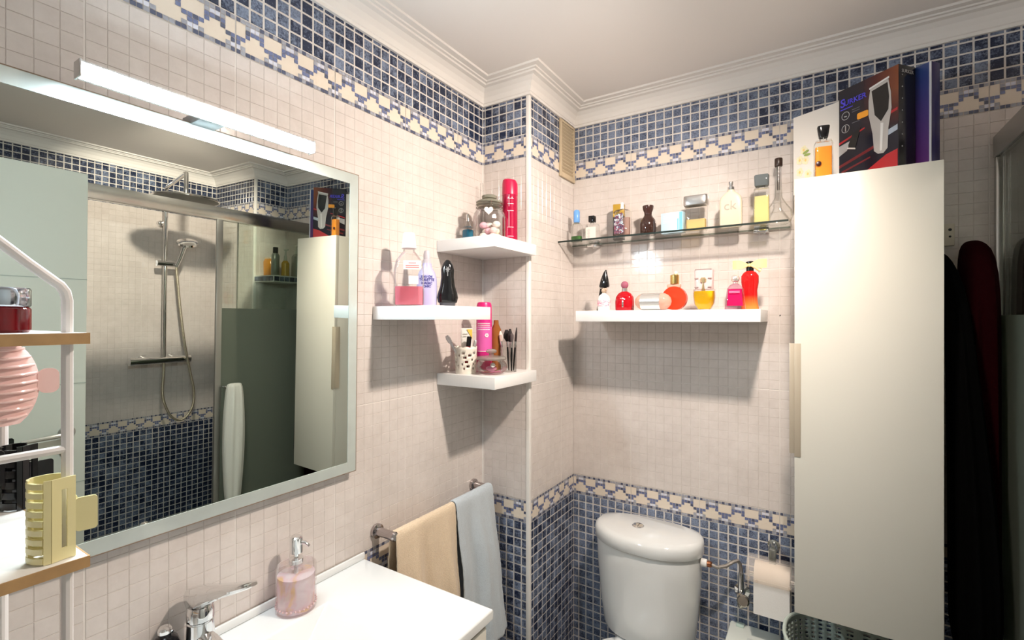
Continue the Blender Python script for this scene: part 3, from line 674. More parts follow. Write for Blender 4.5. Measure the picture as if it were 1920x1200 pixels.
G().lathe([(.125, .0125), (.134, .0125), (.136, .010), (.150, .010), (.162, .007), (.163, .004)], 24).obj('pump_cap', liquid('milky_pump_cap', (.72, .70, .76), .3, .3), t)
MBT = mat('navy_print', (.06, .06, .30), .5)
for i, (s_, z) in enumerate((('EAU DE', .086), ('TOILETTE', .077), ('MAGIC', .067), ('CHIC', .058))): text(s_, .0098, MBT, t, (0, (-.0214, -.0221, -.0225, -.0228)[i], z), bend=.060, bold=.0002, depth=.0003)
t = thing('shower_gel', 'glossy black curved bottle with waisted neck beside the lilac spray', 'bottle', (0.140, 1.080, BS), CR)
G().loft([(.012, .054, .036, 2.2), (.026, .061, .040, 2.2), (.038, .057, .038, 2.2), (.060, .043, .032, 2.2), (.085, .037, .028, 2.2), (.108, .038, .027, 2.2), (.122, .030, .022, 2), (.132, .018, .016, 2), (.136, .008, .008, 2)], 32).obj('body', M_BLACK, t)
G().loft([(0, .042, .030, 2.2), (.002, .044, .032, 2.2), (.010, .046, .032, 2.2), (.013, .052, .035, 2.2)], 32).obj('base_cap', mat('charcoal_band', (.06, .06, .07), .35), t)
star = []
for i in range(12):
    a = math.pi*i/6; r = .008 if i % 2 else .0035; star.append((r*math.sin(a), .108+r*math.cos(a)*1.3))
G().prism(star, -.0145, -.0136).box(-.0012, .0012, -.0150, -.0138, .088, .104).obj('emblem', mat('grey_emblem', (.22, .22, .22), .4), t, smooth=False)

# ------------ lower corner shelf
t = thing('pen_basket', 'small cream pierced metal pot holding pens and tubes on lower corner shelf', 'pot', (0.082, 1.240, CS), CR)
v = []; f = []; n_ = 40; rows = 12
for j in range(rows+1):
    for i in range(n_):
        a = 2*math.pi*i/n_; r = .033+.004*j/rows; sc_ = .004*abs(math.sin(a*5)) if j == rows else 0; v.append((r*math.cos(a), r*math.sin(a), .084*j/rows+sc_))
rnd = random.Random(3)
for j in range(rows):
    for i in range(n_):
        hole = (2 <= j <= 9) and ((i*3+j*5) % 7 in (0, 3)) and rnd.random() < .8
        if not hole: f.append((j*n_+i, j*n_+(i+1) % n_, (j+1)*n_+(i+1) % n_, (j+1)*n_+i))
f.append(tuple(range(n_-1, -1, -1)))
o = G().add(v, f).obj('pierced_wall', mat('cream_metal', (.82, .77, .68), .4), t)
md = o.modifiers.new('s', 'SOLIDIFY'); md.thickness = .0014
def stick(name, label, cat, base, top, parts):
    """a slim thing leaning from base to top; parts: (name, profile list, material)"""
    b, tp = Vector(base), Vector(top); q = (tp-b).to_track_quat('Z', 'Y')
    r = thing(name, label, cat, base); r.rotation_mode = 'QUATERNION'; r.rotation_quaternion = q
    for nme, prof_, m in parts: G().lathe(prof_, 16).obj(nme, m, r)
    return r
stick('brush', 'clear plastic toothbrush-like handle leaning left out of the cream pot', 'brush', (0.084, 1.245, CS+.006), (0.056, 1.176, CS+.122),
  [('handle', [(0, .003), (.11, .0045), (.118, .007), (.130, .0075), (.138, .005)], liquid('clear_acrylic', (.78, .78, .80), .4, .1))])
stick('lip_gloss', 'dark red lip gloss with black cap in the cream pot', 'make-up', (0.088, 1.232, CS+.006), (0.096, 1.240, CS+.112),
  [('tube', [(0, .007), (.080, .0075), (.082, .0075)], mat('deep_red_gloss', (.32, .01, .015), .15)), ('cap', [(.082, .0078), (.112, .0078), (.114, .006)], M_BLACK)])
stick('eye_pencil', 'grey silver pencil in the cream pot beside the red lip gloss', 'make-up', (0.100, 1.232, CS+.006), (0.118, 1.246, CS+.108),
  [('barrel', [(0, .0045), (.092, .005), (.100, .005), (.104, .003)], mat('silver_grey', (.55, .53, .52), .3, .5))])
t = thing('cream_tube', 'white squeeze tube with a yellow corner standing in the cream pot', 'tube', (0.072, 1.258, CS+.004), CR)
G().loft([(.0, .030, .022, 2), (.02, .034, .022, 2), (.130, .038, .004, 3), (.142, .038, .002, 4)], 28).obj('body', mat('white_tube', (.85, .83, .78), .4), t)
G().prism([(.0, .138), (.018, .138), (.018, .106)], -.0045, -.0037).obj('yellow_corner', mat('warm_yellow_print', (.85, .58, .10), .4), t, smooth=False)
pieces(G().box(-.012, .004, -.0052, -.0046, .122, .124).box(-.012, .000, -.0058, -.0052, .114, .1155), 'printed_line', mat('grey_print', (.40, .38, .35), .5), t, smooth=False)
t = thing('hair_spray', 'pink and magenta spray can behind the cream pot on lower corner shelf', 'can', (0.104, 1.312, CS), CR)
G().lathe([(0, .0245), (.003, .0262), (.172, .0262), (.176, .0250)], 32).obj('body', mat('magenta_lacquer', (.70, .03, .26), .25, .1), t)
G().lathe([(.176, .0255), (.222, .0250), (.230, .0220), (.232, .016)], 32).obj('cap', mat('hot_pink_cap', (.72, .01, .18), .35), t)
G().lathe([(.070, .02635), (.150, .02635)], 32, cap0=False, cap1=False).obj('light_band', mat('orchid_band', (.78, .13, .45), .3), t)
G().lathe([(.0, .0264), (.048, .0264)], 32, cap0=False, cap1=False).obj('lower_band', mat('raspberry_band', (.50, .01, .10), .3), t)
g = G()
def curved(g, r, a0, a1, z0, z1, n=6):
    for i in range(n):
        b0 = math.radians(a0+(a1-a0)*i/n); b1 = math.radians(a0+(a1-a0)*(i+1)/n)
        g.add([(r*math.cos(b0), r*math.sin(b0), z0), (r*math.cos(b1), r*math.sin(b1), z0), (r*math.cos(b1), r*math.sin(b1), z1), (r*math.cos(b0), r*math.sin(b0), z1)], [(0, 1, 2, 3)])
for z in (.160, .154, .148, .140, .068):
    g2 = G(); curved(g2, .0266, -150, -50, z, z+.0022); g2.obj('printed_line', mat('white_print', (.86, .80, .82), .4), t, smooth=False)
for k in range(6):
    a = math.radians(60*k); cx_, cz_ = .0045*math.cos(a), .122+.0045*math.sin(a)
    g.prism([(cx_+.0028*math.cos(b), cz_+.0028*math.sin(b)) for b in [2*math.pi*q/8 for q in range(8)]], -.0275, -.0268, M=Matrix.Rotation(math.radians(12), 4, 'Z'))
pieces(g, 'printed_petal', mat('white_print', (.86, .80, .82), .4), t, smooth=False)
t = bottle('amber_bottle', 'slim amber brown bottle peeping out between pink can and brush glass', (0.130, 1.345, CS), [(0, .034, .034, 2), (.140, .034, .034, 2), (.158, .018, .018, 2), (.172, .016, .016, 2)], liquid('amber_glass', (.38, .13, .03), .25, .1))
t = bottle('brush_glass', 'straight clear tumbler full of make-up brushes at the back of lower shelf', (0.176, 1.352, CS), [(0, .052, .052, 2), (.090, .056, .056, 2)], M_GLASSB, cat='glass')
for k, (dx, dy, ex, ey, hh, bc, br) in enumerate(((-.016, 0, -.030, -.006, .128, (.80, .72, .68), .008), (-.006, .010, -.012, .006, .132, (.02, .018, .018), .012), (.006, -.004, .012, -.010, .135, (.03, .025, .025), .008),
                                      (.014, .006, .028, .004, .140, (.03, .02, .02), .004), (-.010, -.010, -.022, -.016, .116, (.60, .45, .40), .005), (.016, -.008, .024, -.018, .122, (.10, .08, .08), .006))):
    lab = ['make-up brush with pale bristles leaning left in the glass', 'make-up brush with fat black round bristles in the glass', 'make-up brush with dark upright bristles in the middle of the glass', 'make-up brush with thin pointed black tip leaning right', 'short make-up brush with tan bristles in the glass', 'short make-up brush with grey-black bristles leaning right'][k]
    stick('make_up_brush', lab, 'brush', (.176+dx, 1.352+dy, CS+.004), (.176+ex, 1.352+ey, CS+hh),
      [('handle', [(0, .0022), (.05, .0035), (.080, .003)], M_BLACK if k % 2 else mat('pearl_handle', (.75, .68, .64), .3)), ('ferrule', [(.078, .0034), (.098, .0042)], M_CHROME), ('bristles', [(.096, .004), (.110, br), (.120, br*.95), (hh+.004, br*.4)], mat('bristle_%d' % k, bc, .9))]).__setitem__('group', 'make-up brushes in the glass')
t = thing('glass_bowl', 'squat clear glass bowl with knobbed glass lid on lower corner shelf', 'bowl', (0.168, 1.262, CS))
G().lathe([(0, .030), (.003, .036), (.012, .048), (.022, .052), (.034, .048), (.044, .040), (.048, .041)], 40).obj('body', M_GLASSB, t)
G().lathe([(.046, .046), (.050, .048), (.056, .045), (.058, .030), (.060, .008), (.066, .008), (.068, .015), (.074, .018), (.079, .013), (.081, .004)], 40).obj('lid', liquid('thick_clear_glass', (.62, .60, .56), .65, .04), t)
G().sph((0, 0, .018), .012, 12, sc=(1.6, 1.2, .7)).obj('hair_band', mat('pink_hair_band', (.62, .22, .34), .7), t)
G().sph((.014, -.012, .030), .008, 12).obj('silver_trinket', M_CHROME, t)

# ---------------------------------------------------------------- tall cabinet and what stands on it
t = thing('tall_cabinet', 'tall narrow cream wall cabinet hanging right of the toilet', 'cabinet', (0.994, 1.511, 0.756))
G().box(0.019, .306, .016, YB-1.513, 0, 1.172, .001).box(0, .306, 0, .016, 0, 1.172, .001).obj('carcass', M_CAB, t)
dr = G().box(0, .0175, .0165, YB-1.514, 0, 1.172, .001).obj('door', M_CAB, t)
G().box(-.012, -.0003, -.0016, .001, .430, .728, .0005).box(-.012, -.0095, .001, .024, .430, .728, .0005).box(-.0003, .0145, -.0016, -.0002, .422, .728, .0003).obj('handle', mat('tan_brushed_metal', (.62, .54, .42), .35, .4), dr)
# local frame: x from far-left to near-right edge of the front, front plane y=0, depth +y
def carton(name, label, near, az, w, d, h, m):
    t = thing(name, label, 'box', near)
    a = math.radians(az); ux = Vector((-math.sin(a), -math.cos(a), 0)); t.rotation_euler = (0, 0, math.atan2(ux.y, ux.x))
    G().box(-w, 0, 0, d, 0, h, .0008).obj('box_body', m, t); return t
ZT = 1.929
t = carton('clipper_box', 'black and red hair clipper box with a large silver clipper printed on it', (1.219, 1.541, ZT), -49.9, .158, .060, .262, mat('carton_black', (.010, .010, .014), .22))
e = -.0006
m = mat('front_print_gradient', (.01, .01, .02), .22); N = m.node_tree.nodes; L = m.node_tree.links
tc = N.new('ShaderNodeTexCoord'); sp = N.new('ShaderNodeSeparateXYZ'); L.new(tc.outputs['Object'], sp.inputs[0])
mx = N.new('ShaderNodeMapRange'); mx.inputs[1].default_value = -.100; mx.inputs[2].default_value = 0; L.new(sp.outputs[0], mx.inputs[0])
mz = N.new('ShaderNodeMapRange'); mz.inputs[1].default_value = .10; mz.inputs[2].default_value = .20; L.new(sp.outputs[2], mz.inputs[0])
ml = N.new('ShaderNodeMath'); ml.operation = 'MULTIPLY'; L.new(mx.outputs[0], ml.inputs[0]); L.new(mz.outputs[0], ml.inputs[1])
cr = N.new('ShaderNodeValToRGB'); cr.color_ramp.elements[0].color = (.006, .006, .016, 1); cr.color_ramp.elements[1].color = (.20, .05, .015, 1)
ee = cr.color_ramp.elements.new(.45); ee.color = (.08, .010, .008, 1); L.new(ml.outputs[0], cr.inputs[0]); L.new(cr.outputs[0], _p(m).inputs['Base Color'])
G().box(-.1575, -.0005, e, 0, .0005, .2615).obj('front_print', m, t, smooth=False)
def flat(par, name, outline, m, d0=-.0008, d1=-.0012):
    return G().prism(outline, d1, d0).obj(name, m, par, smooth=False)
MR1 = mat('print_red', (.45, .015, .02), .3); MR2 = mat('print_dark_red', (.16, .008, .012), .3); MGY = mat('print_grey', (.42, .42, .43), .3)
flat(t, 'red_stripe', [(-.157, .116), (-.085, .135), (-.085, .131), (-.157, .110)], MR1)
flat(t, 'red_stripe', [(-.028, .148), (-.002, .155), (-.002, .148), (-.028, .142)], MR1)
flat(t, 'dark_red_band', [(-.157, .052), (-.060, .078), (-.060, .070), (-.157, .044)], MR2)
flat(t, 'dark_red_band', [(-.150, .034), (-.070, .052), (-.070, .048), (-.150, .028)], MR2)
flat(t, 'red_corner', [(-.110, .0006), (-.002, .0006), (-.002, .050), (-.030, .044)], MR1)
flat(t, 'grey_band', [(-.157, .106), (-.125, .112), (-.134, .088), (-.157, .078)], MGY)
flat(t, 'grey_band', [(-.030, .104), (-.002, .112), (-.002, .098), (-.030, .090)], mat('print_pale_blue', (.42, .48, .56), .3))
oc = [(-.070, .228), (-.024, .236), (-.018, .200), (-.016, .160), (-.024, .110), (-.026, .060), (-.036, .050), (-.050, .052), (-.060, .062), (-.064, .110), (-.074, .160), (-.074, .200)]
flat(t, 'clipper_picture', oc, mat('print_silver', (.50, .48, .46), .3, .3), -.0010, -.0016)
flat(t, 'clipper_face', [(-.066, .222), (-.026, .228), (-.022, .190), (-.024, .158), (-.042, .134), (-.058, .156), (-.062, .190)], M_BLACK, -.0016, -.0020)
flat(t, 'clipper_blade', [(-.072, .228), (-.022, .237), (-.022, .242), (-.072, .233)], mat('print_white', (.75, .74, .72), .4), -.0016, -.0020)
flat(t, 'clipper_highlight', [(-.043, .130), (-.036, .128), (-.040, .058), (-.045, .058)], mat('print_white', (.75, .74, .72), .4), -.0016, -.0020)
flat(t, 'orange_sticker', rrect(.030, .017, .004, cx=-.090, cy=.170), mat('orange_sticker', (.95, .38, .02), .4), -.0016, -.0020)
flat(t, 'small_razor_picture', [(-.130, .102), (-.118, .128), (-.095, .140), (-.108, .096), (-.112, .088), (-.128, .094)], M_BLACK, -.0012, -.0016)
flat(t, 'small_razor_blade', [(-.133, .096), (-.110, .088), (-.110, .084), (-.133, .092)], mat('print_white', (.75, .74, .72), .4), -.0016, -.0020)
for cz in (.186, .150):
    g = G(); A = [(.0115*math.cos(a), .0115*math.sin(a)) for a in [2*math.pi*k/24 for k in range(24)]]; B_ = [(x*.86, z*.86) for x, z in A]
    v = [(x-.138, -.0013, z+cz) for x, z in A]+[(x-.138, -.0013, z+cz) for x, z in B_]; g.add(v, [(k, (k+1) % 24, 24+(k+1) % 24, 24+k) for k in range(24)])
    g.prism([(-.142, cz-.003), (-.134, cz-.004), (-.134, cz-.001), (-.142, cz)] if cz > .17 else [(-.1395, cz-.008), (-.1365, cz-.008), (-.1365, cz+.008), (-.1395, cz+.008)], -.0013, -.0010)
    g.obj('round_icon', MGY, t, smooth=False)
text('URKER', .020, mat('print_violet_blue', (.08, .06, .75), .35), t, (-.111, -.0014, .220), bold=.0003)
text('S', .032, mat('print_violet_blue', (.08, .06, .75), .35), t, (-.1455, -.0018, .222), bold=.0005)
flat(t, 'printed_line', [(-.153, .207), (-.118, .207), (-.118, .2045), (-.153, .2045)], mat('print_violet_blue', (.08, .06, .75), .35))
for z in (.196, .190, .160): flat(t, 'printed_line', [(-.120, z), (-.098, z), (-.098, z-.002), (-.120, z-.002)], mat('print_dim', (.12, .12, .14), .4))
g = G()
for k in range(7): g.box(0.0003, .0012, .010, .013, .235-k*.030, .238-k*.030)
g.obj('side_print', MGY, t, smooth=False)
text('SURKER', .012, MGY, t, (.0010, .030, .246), right=(0, 1, 0))
t = carton('tall_carton', 'tall violet and navy carton at right end of the cabinet top', (1.285, 1.567, ZT), -49.9, .085, .032, .262, mat('navy_card', (.020, .014, .10), .3))
m = mat('violet_blue_card', (.1, .03, .2), .3); N = m.node_tree.nodes; L = m.node_tree.links
tc = N.new('ShaderNodeTexCoord'); sp = N.new('ShaderNodeSeparateXYZ'); L.new(tc.outputs['Object'], sp.inputs[0]); mz = N.new('ShaderNodeMapRange'); mz.inputs[2].default_value = .25; L.new(sp.outputs[2], mz.inputs[0])
cr = N.new('ShaderNodeValToRGB'); cr.color_ramp.elements[0].color = (.12, .02, .16, 1); cr.color_ramp.elements[1].color = (.02, .05, .20, 1); L.new(mz.outputs[0], cr.inputs[0]); L.new(cr.outputs[0], _p(m).inputs['Base Color'])
G().box(-.0845, -.004, -.0006, 0, .0005, .2615).obj('front_print', m, t, smooth=False)
G().box(-.004, .0006, -.0008, .0006, .0004, .2618).obj('silver_edge', mat('silver_card_edge', (.70, .70, .74), .3, .4), t, smooth=False)
a_ = math.radians(-61.6); ux = Vector((-math.sin(a_), -math.cos(a_)))
t = carton('perfume_carton', 'white carton with yellow flowers and green leaves behind the orange perfume', (0.984+ux.x*.132, 1.712+ux.y*.132, ZT), -61.6, .132, .038, .238, mat('white_card', (.84, .80, .74), .45))
MYF = mat('yellow_flower_print', (.85, .62, .20), .5); MWF = mat('cream_petal_print', (.88, .82, .55), .5); MGL = mat('green_leaf_print', (.30, .40, .10), .5)
for fx, fz in ((-.112, .102), (-.095, .098), (-.112, .066), (-.088, .055), (-.100, .130)):
    g = G()
    for k in range(5):
        a = 2*math.pi*k/5; g.prism([(fx+.006*math.cos(a)+.005*math.cos(b), fz+.008*math.sin(a)+.006*math.sin(b)) for b in [2*math.pi*q/8 for q in range(8)]], -.0010, -.0006)
    g.obj('flower_print', MWF, t, smooth=False)
    flat(t, 'flower_centre', [(fx+.003*math.cos(b), fz+.004*math.sin(b)) for b in [2*math.pi*q/8 for q in range(8)]], MYF, -.0010, -.0014)
for fx, fz, r_ in ((-.094, .122, .4), (-.090, .113, 0), (-.112, .034, .5), (-.104, .026, -.8), (-.030, .085, 1.2), (-.100, .040, .2)):
    lf = [(fx+.010*math.cos(b)*math.cos(r_)-.004*math.sin(b)*math.sin(r_), fz+.010*math.cos(b)*math.sin(r_)+.004*math.sin(b)*math.cos(r_)) for b in [2*math.pi*q/10 for q in range(10)]]
    flat(t, 'leaf_print', lf, MGL)
t = bottle('perfume_bottle', 'clear perfume bottle of orange liquid with black stopper on the cabinet top', (1.060, 1.556, ZT),
  [(0, .040, .026, 6), (.003, .043, .028, 6), (.096, .043, .028, 6), (.104, .036, .025, 5), (.106, .018, .018, 2), (.112, .018, .018, 2)], M_GLASSB,
  liquid('orange_liquid', (.95, .40, .05), .2, .1), [(.002, .038, .023, 6), (.086, .038, .023, 6)], rot=math.radians(8))
G().loft([(.112, .021, .019, 3), (.122, .024, .021, 4), (.140, .029, .024, 4), (.143, .028, .023, 4)], 24).obj('stopper', M_BLACK, t)
G().lathe([(0, .0065), (.002, .0065), (.003, .004)], 16, M=Matrix.Translation((-.013, -.0142, .040)) @ Matrix.Rotation(math.radians(90), 4, 'X')).obj('seal', mat('dark_seal', (.04, .008, .008), .3), t)

# ---------------------------------------------------------------- washbasin, vanity, tap, dispenser
CT = 0.90
t = thing('washbasin', 'white ceramic countertop washbasin with a sunken bowl and flat right end', 'washbasin', (0.003, -0.15, CT-0.022))
y0c, y1c, x1c, hz = 0.0, 1.04, 0.430, 0.022
def rect(x0, x1, y0, y1, z): return [(x0, y0, z), (x1, y0, z), (x1, y1, z), (x0, y1, z)]
v = rect(0, x1c, y0c, y1c, 0)+rect(0.001, x1c, y0c, y1c, hz-.003)+rect(0.003, x1c-.003, y0c+.003, y1c-.003, hz)+rect(.092, .385, .15, .858, hz)+rect(.096, .381, .155, .853, hz-.003)+rect(.150, .340, .26, .700, -.085)+rect(.160, .330, .28, .680, -.090)
f = []
for a in range(6):
    for k in range(4): f.append((a*4+k, a*4+(k+1) % 4, a*4+4+(k+1) % 4, a*4+4+k))
f.append((24, 25, 26, 27))
o = G().add(v, f).obj('basin', M_CER, t, ang=60)
md = o.modifiers.new('b', 'BEVEL'); md.width = .006; md.segments = 3; md.limit_method = 'ANGLE'; md.angle_limit = math.radians(12)
G().box(0, .008, y0c, y1c, hz, hz+.018, .003).obj('back_lip', M_CER, t)
G().lathe([(-.089, .0), (-.088, .022), (-.086, .022), (-.086, .001)], 24, M=Matrix.Translation((.245, .48, 0)), cap0=False).obj('drain', M_CHROME, t)
t = thing('vanity_unit', 'cream vanity unit under the white washbasin', 'cabinet', (0.003, -0.13, 0.30))
G().box(0, .405, 0, 1.005, 0, .48, .001).box(0, .405, 0, .018, .48, .577).box(0, .405, .987, 1.005, .48, .577).box(.387, .405, .018, .987, .48, .577).obj('body', M_CAB, t)
for k in range(2):
    d = G().box(.4055, .423, .003, 1.002, .006+k*.285, .282+k*.285, .001).obj('drawer', M_CAB, t)
    G().box(.423, .433, .35, .65, .24+k*.285, .252+k*.285, .002).obj('handle', M_BRUSHED, d)
FX, FY = .058, .455
t = thing('basin_tap', 'chrome single-lever mixer tap with raised lever on the washbasin', 'tap', (FX, FY, CT+.0005))
G().lathe([(0, .030), (.004, .030), (.006, .0255), (.050, .0235), (.078, .0225), (.080, .020)], 36).obj('body', M_CHROME, t)
g = G()
secs = [(-.006, .030, .030, 2.4), (.030, .036, .030, 2.6), (.070, .036, .022, 2.8), (.105, .034, .018, 2.8), (.116, .030, .016, 2.6)]
MS = Matrix.Translation((.0, 0, .048)) @ Matrix.Rotation(math.radians(97), 4, 'Y') @ Matrix.Rotation(math.radians(90), 4, 'Z')
g.loft(secs, 28, M=MS); g.lathe([(-.014, .0115), (-.002, .0120)], 24, M=Matrix.Translation((.101, 0, .036))); g.obj('spout', M_CHROME, t)
g = G().lathe([(.081, .0195), (.083, .0235), (.100, .0230), (.108, .020)], 36); g.obj('lever_cap', M_CHROME, t)
v = []; f = []
lv = [(-.026, .104, .015, .022), (-.018, .116, .021, .034), (.010, .126, .022, .034), (.045, .142, .020, .024), (.090, .161, .018, .017), (.140, .182, .016, .012), (.170, .195, .013, .009), (.182, .200, .006, .005)]
for x, z, hw, th in lv:
    for i in range(12):
        a = 2*math.pi*i/12; c, k = math.cos(a), math.sin(a)
        v.append((x-.35*th*k, hw*math.copysign(abs(c)**.7, c), z+th/2*math.copysign(abs(k)**.7, k)))
for j in range(len(lv)-1):
    for i in range(12): f.append((j*12+i, j*12+(i+1) % 12, (j+1)*12+(i+1) % 12, (j+1)*12+i))
f += [tuple(range(11, -1, -1)), tuple(range((len(lv)-1)*12, len(lv)*12))]
G().add(v, f).obj('lever', M_CHROME, t)
t = thing('soap_bottle', 'small glossy black round-shouldered bottle behind the chrome tap', 'bottle', (.035, .405, CT+.0005))
G().lathe([(0, .022), (.003, .025), (.050, .025), (.062, .020), (.068, .011), (.074, .010)], 32).obj('body', M_BLACK, t)
G().lathe([(.074, .011), (.080, .0115), (.084, .009)], 20).tube([(0, 0, .083), (.010, 0, .084), (.020, .004, .080)], .003, 8).obj('pump', M_CHROME, t)
t = thing('soap_dispenser', 'clear round soap dispenser with chrome pump and pink and orange swirl', 'soap dispenser', (.056, .655, CT+.0005))
G().lathe([(0, .041), (.003, .043), (.095, .043), (.097, .042)], 40).lathe([(.0975, .039), (.099, .034), (.100, .012)], 40).obj('body', thin_glass('dispenser_acrylic', (.975, .965, .965), .45), t)
m = liquid('swirl_soap', (.92, .84, .86), .5, .2); N = m.node_tree.nodes; L = m.node_tree.links
tc = N.new('ShaderNodeTexCoord'); nz = N.new('ShaderNodeTexNoise'); nz.inputs['Scale'].default_value = 16; nz.inputs['Distortion'].default_value = 1.5; L.new(tc.outputs['Object'], nz.inputs['Vector'])
cr = N.new('ShaderNodeValToRGB'); cr.color_ramp.elements[0].color = (.90, .84, .87, 1); cr.color_ramp.elements[0].position = .40; cr.color_ramp.elements[1].color = (.95, .66, .28, 1); cr.color_ramp.elements[1].position = .62
ee = cr.color_ramp.elements.new(.50); ee.color = (.92, .72, .76, 1); L.new(nz.outputs['Fac'], cr.inputs[0]); L.new(cr.outputs[0], _p(m).inputs['Base Color'])
G().lathe([(.004, .039), (.078, .039)], 40).obj('liquid_soap', m, t)
g = G()
for k in range(30):
    a = 2*math.pi*k/30; g.sph((.0418*math.cos(a), .0418*math.sin(a), .013), .0025, 6)
g.obj('bead_ring', mat('dusty_pink_beads', (.72, .50, .50), .3), t)
G().lathe([(.030, .0035), (.100, .0045)], 12).obj('dip_tube', mat('milky_tube_plastic', (.80, .80, .80), .4), t)
G().lathe([(.100, .013), (.102, .015), (.112, .015), (.114, .0055), (.124, .0055), (.125, .0135), (.158, .0135), (.161, .010)], 32).tube([(0, 0, .148), (.016, .012, .146), (.023, .017, .138)], [.006, .0045, .0035], 10).obj('pump', M_CHROME, t)

# ---------------------------------------------------------------- metal rack with wooden shelves at the left
RK = thing('storage_rack', 'white metal tabletop rack with wood-edged shelves at left end of washbasin', 'rack', (0.09, 0.1855, CT+.0005))
MRK = mat('white_powder_coat', (.84, .80, .78), .4); R0, R1, RZ = 0.0, 0.255, CT+.0005
MWE = mat('wood_edge', (.50, .30, .13), .45, noise=.25, nscale=60); MWT = mat('pale_wood_laminate', (.82, .79, .75), .35, noise=.03, nscale=25)
HR = 0.0052
for nm, x in (('front_frame', R1), ('back_frame', R0)):
    g = G()
    p = [(x, .001, 0)]+[(x, .001, z) for z in (.3, .55, .670)]+[(x, .001-.018*(1-math.cos(a)), .670+.022*math.sin(a)) for a in (math.radians(25), math.radians(50), math.radians(65))]
    p += [(x, -.030, .708), (x, -.120, .792), (x, -.190, .857)]
    p2 = [(x, -.381-(q[1]) if False else -.38-q[1], q[2]) for q in p]
    g.tube(p+p2[::-1], HR, 10); g.obj(nm, MRK, RK)
g = G()
for x in (R0, R1):
    for z in (.506, .12): g.tube([(x, .001, z), (x, -.381, z)], .0045, 8)
for z in (.10, .506) : 
    for y in (.001, -.381): g.tube([(R0, y, z-.012), (R1, y, z-.012)], .004, 8) if z < .2 else None
g.obj('cross_bars', MRK, RK)
for k, (z, lab) in enumerate(((.6225, None), (.3775, None), (.110, None))):
    b = G().box(-.012, .279, -.393, .012, z, z+.012, .0008).obj('shelf_board', MWT, RK)
    G().box(.2791, .2806, -.3945, .0135, z-.0003, z+.0118).box(-.0125, .2790, .0121, .0135, z-.0003, z+.0118).box(-.0125, .2790, -.3945, -.3931, z-.0003, z+.0118).obj('wood_edge', MWE, b, smooth=False)
SH1, SH2 = RZ+.6345, RZ+.3895
t = thing('cream_jar', 'dark red glass cream jar with shiny silver lid on the upper rack shelf', 'jar', (.300, .143, SH1))
G().lathe([(0, .022), (.003, .0245), (.026, .0245), (.029, .022)], 40).obj('body', liquid('deep_red_glass', (.14, .003, .006), .06, .05), t)
G().lathe([(.0285, .0235), (.030, .0245), (.047, .0245), (.049, .0235)], 40).obj('lid', mat('blue_silver_lid', (.55, .60, .68), .12, 1.0), t)
# claw clips
def claw(name, label, loc, rot, H, wd, m, teeth=9, slot=True, wing_z=.5, lay=0.0):
    t = thing(name, label, 'hair clip', loc, rot)
    # local: x = to the right in the picture, y = away; standing on its end
    def wall(g, pts, z0, z1, th=.0022):
        n = len(pts); v = []; f = []
        for i, (a, b) in enumerate(pts):
            p = Vector(pts[max(i-1, 0)]); q = Vector(pts[min(i+1, n-1)]); d = (q-p).normalized(); nx, ny = -d.y*th/2, d.x*th/2
            v += [(a+nx, b+ny, z0), (a-nx, b-ny, z0), (a-nx, b-ny, z1), (a+nx, b+ny, z1)]
        for i in range(n-1):
            for k in range(4): f.append((i*4+k, i*4+(k+1) % 4, (i+1)*4+(k+1) % 4, (i+1)*4+k))
        f += [(0, 3, 2, 1), (n*4-4, n*4-3, n*4-2, n*4-1)]; g.add(v, f)
    A = [(wd*.50, .004), (wd*.25, .001), (0, -.004)]; J = [(0, -.004), (-wd*.16, -.004), (-wd*.34, .002), (-wd*.46, .010), (-wd*.50, .016)]
    g = G()
    if slot:
        wall(g, A, 0, H*.14); wall(g, A, H*.86, H); wall(g, [A[0], (wd*.32, .002)], H*.14, H*.86); wall(g, [(wd*.20, .0), A[2]], H*.14, H*.86)
    else: wall(g, A, 0, H)
    g.obj('front_plate', m, t)
    g = G()
    wall(g, J[:2], 0, H)
    for k in range(teeth):
        z0 = H*(k+.12)/teeth; wall(g, J[1:], z0, z0+H/teeth*.62, .0030)
    wall(g, [J[-2], J[-1]], 0, H)
    g.obj('front_teeth', m, t)
    g = G(); wall(g, [(-wd*.50, .017), (-wd*.40, .024), (-wd*.1, .028), (wd*.12, .026), (wd*.28, .020)], H*.02, H*1.0)
    g.obj('back_plate', m, t)
    WG = rrect(wd*.50, H*.42, wd*.10, cx=wd*.74, cy=H*wing_z)
    G().prism(WG, .003, .0055).obj('wing', m, t)
    WG = rrect(wd*.30, H*.40, wd*.10, cx=wd*.40, cy=H*wing_z)
    G().prism(WG, .0215, .0240).obj('wing', m, t)
    G().lathe([(H*.30, .0030), (H*.70, .0030)], 12, M=Matrix.Translation((wd*.40, .012, 0))).obj('spring', M_BRUSHED, t)
    return t
RV = math.radians(75)
claw('hair_claw_clip', 'pale yellow square hair claw clip standing at corner of the lower rack shelf', (.3570, .1705, SH2+.0006), RV, .088, .038, liquid('butter_yellow_plastic', (.94, .85, .46), .08, .25))
MPK = liquid('pearly_pink_plastic', (.95, .66, .62), .10, .15)
t = thing('hair_claw_clip', 'large pearly pink hair claw clip hooked on the rack above the black ones', 'hair clip', (.150, .168, 1.462), math.radians(75))
HP = .105
def oval(z): return max(0.0, 1-(2*z/HP)**2*.72)**.5
g = G()
v = []; f = []; nz_, nx_ = 12, 10
for j in range(nz_+1):
    z = -HP/2+HP*j/nz_; hw = .040*oval(z)
    for i in range(nx_+1):
        s = -1+2*i/nx_; v.append((s*hw, .016*s*s, z))
nn_ = len(v)
